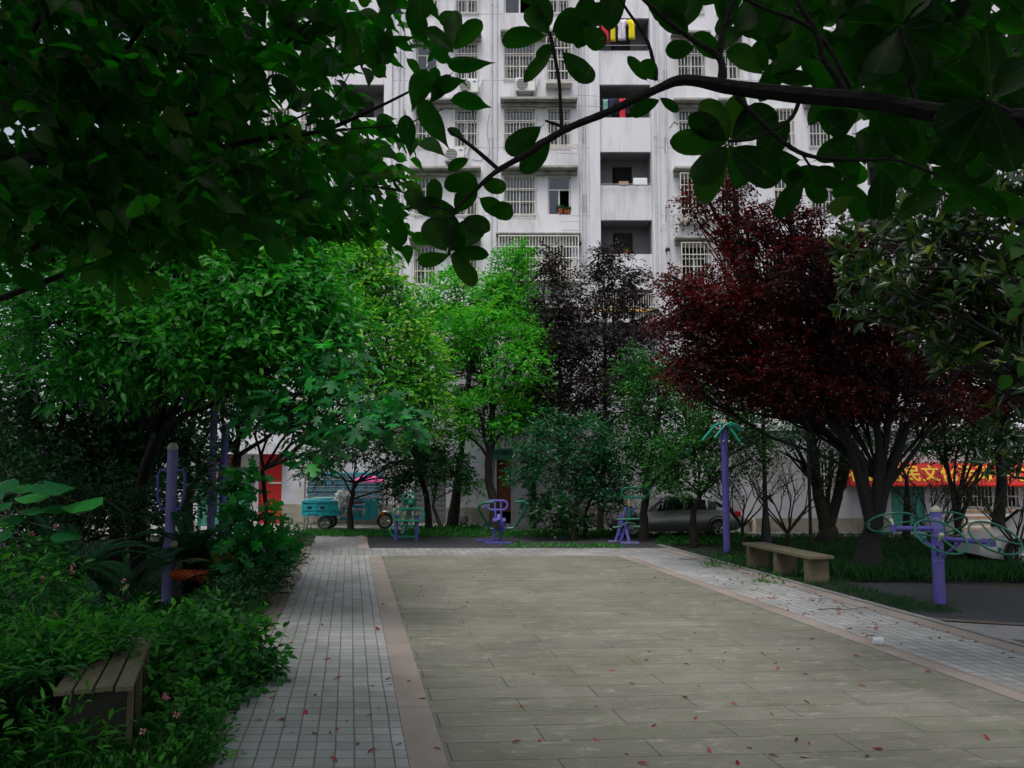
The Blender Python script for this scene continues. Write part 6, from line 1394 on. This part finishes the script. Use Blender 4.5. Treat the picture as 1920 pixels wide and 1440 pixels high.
LL_=[((851,88),(847,5),44),((853,92),(905,32),42),((847,95),(792,42),32),((850,98),(812,57),30,.1),((786,-34),(790,38),56),((700,-30),(748,30),52),
((1022,68),(931,74),46),((1030,62),(980,8),44),((1036,60),(1090,18),44),((1040,66),(1110,50),50,.1),((1030,50),(1010,-10),40),((1034,94),(982,152),30),((1056,98),(1117,160),44),((1096,52),(1136,92),46),((1050,40),(1160,20),52,.15),((1035,84),(1005,110),26),
((1213,150),(1178,106),26),((1232,150),(1200,110),38),((1236,188),(1176,216),34),((1238,184),(1275,210),22),((1014,238),(942,292),50),((1030,255),(976,332),46),
((884,335),(830,350),40),((878,298),(838,318),26),((812,395),(816,332),36),((747,405),(748,472),38),((842,478),(774,494),32),((846,478),(919,474),34),((846,484),(899,537),40,0,None,.6),((845,480),(884,502),26,.05,None,.9),((836,470),(800,402),60),((846,470),(905,410),60,.05),((918,392),(966,400),42),((900,372),(945,402),38),((905,345),(950,352),34),((860,400),(770,380),44),((855,398),(890,345),44,.1),((850,402),(835,445),50),((890,372),(865,318),40),((835,440),(872,462),44),((800,400),(760,350),40),((870,410),(920,430),40,.1),
((1365,263),(1248,268),56,0,None,.55),((1366,262),(1316,178),54,0,None,.6),((1370,258),(1386,172),50,.05,None,.75),((1360,262),(1290,214),52,-.05,None,.1),((1362,274),(1296,352),62,-.05,None,.15),((1368,276),(1300,392),60,.05,None,.6),((1372,278),(1480,352),84,0,None,.02),((1374,262),(1470,190),84,.05,None,.05),((1368,272),(1400,360),50,.1),
((1506,334),(1453,412),44,0,None,.1),((1602,370),(1546,402),36,0,None,.85),((1655,318),(1650,418),58,-.1,None,.02),((1770,356),(1682,402),48,0,None,.05),((1802,352),(1892,402),48,0,None,.08),((1610,330),(1560,372),36,.1,None,.4),((1510,340),(1550,380),40,.1),((1520,318),(1580,345),46,.05,None,.1),((1600,350),(1620,420),44,.1),
((1430,138),(1362,80),52),((1438,136),(1414,68),38),((1446,138),(1526,72),52),((1448,142),(1530,150),34,0,None,.05),((1440,30),(1385,60),56),((1395,0),(1400,70),52),((1540,100),(1500,40),60,.05,None,.5),((1290,62),(1232,14),50),((1276,50),(1310,-20),50),((1350,110),(1300,60),44),((1345,100),(1392,40),40),((1300,90),(1245,95),40),((1240,30),(1290,-10),50),
((1690,50),(1786,8),60,0,None,.02),((1694,54),(1806,96),80,.02,None,.02),((1688,58),(1740,160),74,0,None,.02),((1682,58),(1630,168),84,-.02,None,.02),((1680,50),(1574,110),76,.03,None,.02),((1680,46),(1566,36),80,0,None,.05),((1690,40),(1640,-40),60),((1694,40),(1740,-40),60),
((1852,190),(1720,262),84,-.05,None,.02),((1854,196),(1770,330),90,-.02,None,.02),((1860,198),(1905,345),90,-.1,None,.02),((1864,192),(1975,300),90,0,None,.02),((1850,182),(1745,110),80,.1,None,.05),((1858,180),(1850,60),80,.05,None,.05),((1864,182),(1950,90),80,0,None,.05),((1848,190),(1700,180),80,.1,None,.02),
((1500,300),(1420,300),44,.1,None,.2),((1530,300),(1600,260),50,.1,None,.15),((1560,300),(1620,330),44,.1,None,.3),((1620,300),(1690,262),52,.1,None,.1),((1640,305),(1700,350),48,.1,None,.3),((1530,215),(1590,230),42,.1,None,.1),((1480,225),(1420,300),60,.12,None,.05),((1660,215),(1720,300),70,.1,None,.1),((1610,210),(1540,250),60,.1,None,.2)]
for q in LL_:
    q=list(q); k=.86 if q[2]<70 else .78; (bx,by),(tx,ty)=q[0],q[1]; q[1]=(bx+(tx-bx)*(k+.06),by+(ty-by)*(k+.06)); q[2]*=k*1.03; leaf(*q)
rg=random.Random(21)
for i in range(330):     # the thicker mass above and to the right
    Y0=rg.uniform(3.0,4.6)
    px=rg.triangular(1240,2050,1800); lim=-40+ (px-1240)*.50 if px<1500 else 130+(px-1500)*.45
    py=rg.uniform(-160,min(lim,330)); 
    a=rg.uniform(0,6.28); L=rg.uniform(50,88)*3.1/Y0*1.1; leaf((px,py),(px+math.cos(a)*L,py+math.sin(a)*L),L*.5,0,None,rg.choice([.02,.1,.3,.5]),Y0)
for i in range(190):
    Y0=rg.uniform(3.6,5.6); px=rg.uniform(1430,1960); py=rg.uniform(-60,110+(px-1430)*.45); a=rg.uniform(0,6.28); L=rg.uniform(48,78); leaf((px,py),(px+math.cos(a)*L,py+math.sin(a)*L),L*.55,0,None,rg.choice([.02,.1,.3,.6]),Y0)
for i in range(46):
    Y0=rg.uniform(3.3,4.2); px=rg.uniform(1500,1950); py=rg.uniform(210,370); a=rg.uniform(0,6.28); L=rg.uniform(55,85); leaf((px,py),(px+math.cos(a)*L,py+math.sin(a)*L),L*.5,0,None,rg.uniform(0,.6),Y0)
for i in range(14):
    Y0=rg.uniform(2.9,3.6); px=rg.uniform(960,1240); py=rg.uniform(-90,25); a=rg.uniform(0,6.28); L=rg.uniform(75,100); leaf((px,py),(px+math.cos(a)*L,py+math.sin(a)*L),L*.52,0,None,rg.uniform(.05,.5),Y0)
# unseen crown leaves added overhead, above the view, to darken the near foliage
for i in range(950):
    c=Vector((rg.uniform(-1.0,8.5),rg.uniform(-5,4.2),rg.uniform(5.2,8.2)))
    if c.y>1.5 and c.z<CH+c.y*.62+1.2: continue
    rosette(lv,c,(rg.uniform(-.6,.6),rg.uniform(-.6,.6),1),5,.24,.5)
for i in range(26):
    c=Vector((rg.uniform(-1.0,8),rg.uniform(-4,3),rg.uniform(5.2,7.6))); 
    if c.y>1.5 and c.z<CH+c.y*.62+1.2: continue
    limb(m,tb+Vector((0,.15,rg.uniform(3,5.5))),c,.04,.01,6,.08,6)
for i in range(420):   # unseen leaves added behind the viewpoint to keep light off the near branches
    c=Vector((rg.uniform(0,9),rg.uniform(-8,-2.5),rg.uniform(1.6,8)))
    rosette(lv,c,(rg.uniform(-.6,.6),rg.uniform(-.6,.6),1),5,.26,.5)
for i in range(3000):   # unseen high leaves added to shade the right side of the court
    y=rg.uniform(6,23); c=Vector((rg.uniform(3.6+.06*y,13),y,CH+y*.60+1.0+rg.uniform(0,2.5)))
    rosette(lv,c,(rg.uniform(-.6,.6),rg.uniform(-.6,.6),1),5,.30,.55)
for i in range(16): y=rg.uniform(5,18); limb(m,tb+Vector((.1,0,5.8)),Vector((rg.uniform(4,11),y,CH+y*.60+1.8)),.06,.015,6,.08,6)
m.build('trunk',M['barkdark'],mg,smooth=True); lv.build('crown',M['l_mag'],T_oval,mg,smooth=True)

# broad leaved tree reaching in from the upper left
tb=Vector((-4.2,3.2,0)); al=thing('broadleaf_tree',tb,'near dark tree with pointed leaves covering the top left corner','tree','foreground trees')
m=MB(); lv=Leaves()
m.tube([tb,tb+Vector((.05,.1,1.5)),tb+Vector((0,.1,3.0)),tb+Vector((.15,.1,4.6)),tb+Vector((.2,.3,6.2))],[.2,.17,.15,.11,.06],12)
YA=4.6
def brl(pts,r0,r1,Y0=YA):
    n=len(pts); return br([(x,y,Y0) for x,y in pts],[r0+(r1-r0)*i/(n-1) for i in range(n)])
brs=[brl([(-140,300),(0,297),(120,300),(240,297),(370,287),(480,262),(600,246),(700,205),(775,168)],.036,.006),
brl([(-120,260),(0,228),(90,200),(180,150),(260,60),(310,-40)],.024,.010),
brl([(-120,600),(0,560),(120,515),(240,475),(360,440),(460,415),(560,372),(640,352),(720,352),(790,372)],.022,.004,5.2),
brl([(330,220),(420,195),(480,130),(560,60),(640,-20)],.014,.008), brl([(60,470),(120,400),(170,330),(240,300)],.018,.012,4.8),
brl([(-60,180),(60,60),(100,-40)],.02,.012),brl([(200,480),(330,380),(420,330),(560,260)],.008,.004,4.4),
brl([(480,262),(560,220),(620,190),(660,130)],.007,.003),brl([(600,246),(680,240),(760,232),(830,205)],.006,.003,4.2),brl([(640,352),(690,320),(720,285)],.005,.003,5)]
for q in ((-140,300),(-120,260),(-120,600),(-60,180)): limb(m,tb+Vector((0,.1,2.6+.0*q[0])),W(q[0],q[1],YA if q[1]!=600 else 5.2),.07,.036,5,.05,8)
def region(px,py):
    if px<470: lim=470-.12*px
    elif px<620: lim=415-(px-470)*.15
    elif px<760: lim=375-(px-620)*.25
    else: lim=330-(px-760)*.75
    top=-200 if px<700 else -200+ (px-700)*1.7
    return top<py<lim
rg=random.Random(33); C=[];D=[]
while len(C)<960:
    px=rg.triangular(-220,905,150); py=rg.uniform(-220,480)
    if not region(px,py): continue
    if px>680 and rg.random()<.66: continue
    Y0=rg.uniform(3.9,7.4); c=W(px,py,Y0); C.append(tuple(c)); D.append((rg.uniform(.1,1),rg.uniform(-.6,.5),rg.uniform(-.5,.25)))
sprays(lv,C,D,.34,5,.165,.56,tint=.33,up=.55,droop=.45,jit=.4)
C=[];D=[]
for i in range(210):   # smaller, brighter sprays farther out
    px=rg.uniform(150,760); py=rg.uniform(250,430) if px>300 else rg.uniform(250,520); c=W(px,py,rg.uniform(6.5,9)); C.append(tuple(c)); D.append((rg.uniform(.1,1),rg.uniform(-.6,.5),rg.uniform(-.4,.3)))
sprays(lv,C,D,.40,6,.17,.52,tint=.45,up=.6,droop=.4)
for b_,t_,w_ in (((712,82),(780,70),22),((838,118),(927,122),33),((845,188),(930,197),36),((800,165),(880,150),34),((790,185),(840,285),44),((760,215),(768,290),36),((700,130),(690,60),36),((715,120),(735,45),34),((660,120),(650,30),44),((730,100),(700,40),30),((800,130),(770,210),46),((845,140),(800,200),30),((840,240),(872,258),18),((680,345),(665,400),30),((640,350),(600,400),34)):
    a=W(b_[0],b_[1],4.1); c=W(t_[0],t_[1],4.1+random.uniform(-.08,.08)); A=c-a; view=(Vector((0,0,CH))-a).normalized(); sd_=A.cross(view).normalized(); lv.add([a],[A],[view*-1+sd_*random.uniform(-.3,.3)],[A.length],[w_*(4.1/F)/A.length],[random.uniform(.3,.6)])
for px,py in ((105,102),(160,118),(545,250)): a=W(px,py-15,4.0); lv.add([a],[(.5,0,-1)],[(.2,-1,.2)],[.12],[.5],[1.0])
C=[];D=[]
for i in range(1100):  # unseen leaves added overhead so the near sprays stay dark
    c=Vector((rg.uniform(-9,1.5),rg.uniform(-5,5),rg.uniform(5.0,9)))
    if c.y>1.0 and c.z<CH+c.y*.62+.7 and c.x>-c.y*.62-.8: continue
    C.append(tuple(c)); D.append((rg.uniform(-1,1),rg.uniform(-1,1),rg.uniform(-.3,.3)))
for i in range(620):  # unseen leaves added behind the viewpoint to block light from the back
    C.append((rg.uniform(-9,1),rg.uniform(-8,-2.5),rg.uniform(1.4,8))); D.append((rg.uniform(-1,1),rg.uniform(-1,1),rg.uniform(-.3,.3)))
for i in range(1500):   # unseen high leaves added to shade the left bed
    y=rg.uniform(4,15); C.append((rg.uniform(-13,-3.6-.12*y),y,CH+y*.60+1.0+rg.uniform(0,2.5))); D.append((rg.uniform(-1,1),rg.uniform(-1,1),rg.uniform(-.3,.3)))
for i in range(16): y=rg.uniform(5,18); limb(m,tb+Vector((.2,.3,6)),Vector((rg.uniform(-11,-3),y,CH+y*.60+1.8)),.06,.015,6,.08,6)
sprays(lv,C,D,.6,7,.24,.62,tint=.4,droop=.3)
m.build('trunk',M['barkdark'],al,smooth=True); lv.build('crown',M['l_alder'],T_acum,al,smooth=True)
SKYS=.15; SUNS=1.5; EXPO=.22
# =================== LIGHT, SKY, CAMERA ===================
w=bpy.data.worlds.new('World'); scene.world=w; w.use_nodes=True; nt=w.node_tree; nt.nodes.clear()
SUN_EL,SUN_AZ=R(64),R(195)     # azimuth from +Y towards +X
sky=nt.nodes.new('ShaderNodeTexSky'); sky.sky_type='NISHITA'; sky.sun_disc=False; sky.sun_elevation=SUN_EL; sky.sun_rotation=SUN_AZ; sky.air_density=1.0; sky.dust_density=4.0; sky.ozone_density=1.0
hs=nt.nodes.new('ShaderNodeHueSaturation'); hs.inputs['Saturation'].default_value=.45; bg=nt.nodes.new('ShaderNodeBackground'); bg.inputs[1].default_value=SKYS
wo=nt.nodes.new('ShaderNodeOutputWorld'); nt.links.new(sky.outputs[0],hs.inputs['Color']); nt.links.new(hs.outputs[0],bg.inputs[0]); nt.links.new(bg.outputs[0],wo.inputs[0])
sun=bpy.data.lights.new('sun','SUN'); sun.energy=SUNS; sun.angle=R(25); sun.color=(1,.97,.92)
so=bpy.data.objects.new('sun',sun); COL.objects.link(so)
dv=Vector((math.sin(SUN_AZ)*math.cos(SUN_EL),math.cos(SUN_AZ)*math.cos(SUN_EL),math.sin(SUN_EL)))
so.rotation_euler=dv.to_track_quat('Z','Y').to_euler()
cam=bpy.data.cameras.new('camera'); co=bpy.data.objects.new('camera',cam); COL.objects.link(co); co.location=(0,0,CH); co.rotation_euler=(R(90)+PITCH,0,0)
cam.sensor_fit='HORIZONTAL'; cam.sensor_width=36; cam.lens=36*F/1920; cam.clip_end=500; cam.clip_start=.05
scene.camera=co
scene.render.resolution_x=1024; scene.render.resolution_y=768
vs=scene.view_settings; vs.view_transform='Standard'; vs.look='None'; vs.exposure=EXPO; vs.gamma=1; vs.use_curve_mapping=False
scene.render.engine='CYCLES'
try:
    scene.cycles.max_bounces=8; scene.cycles.transparent_max_bounces=8; scene.cycles.transmission_bounces=6; scene.cycles.diffuse_bounces=4
except Exception: pass
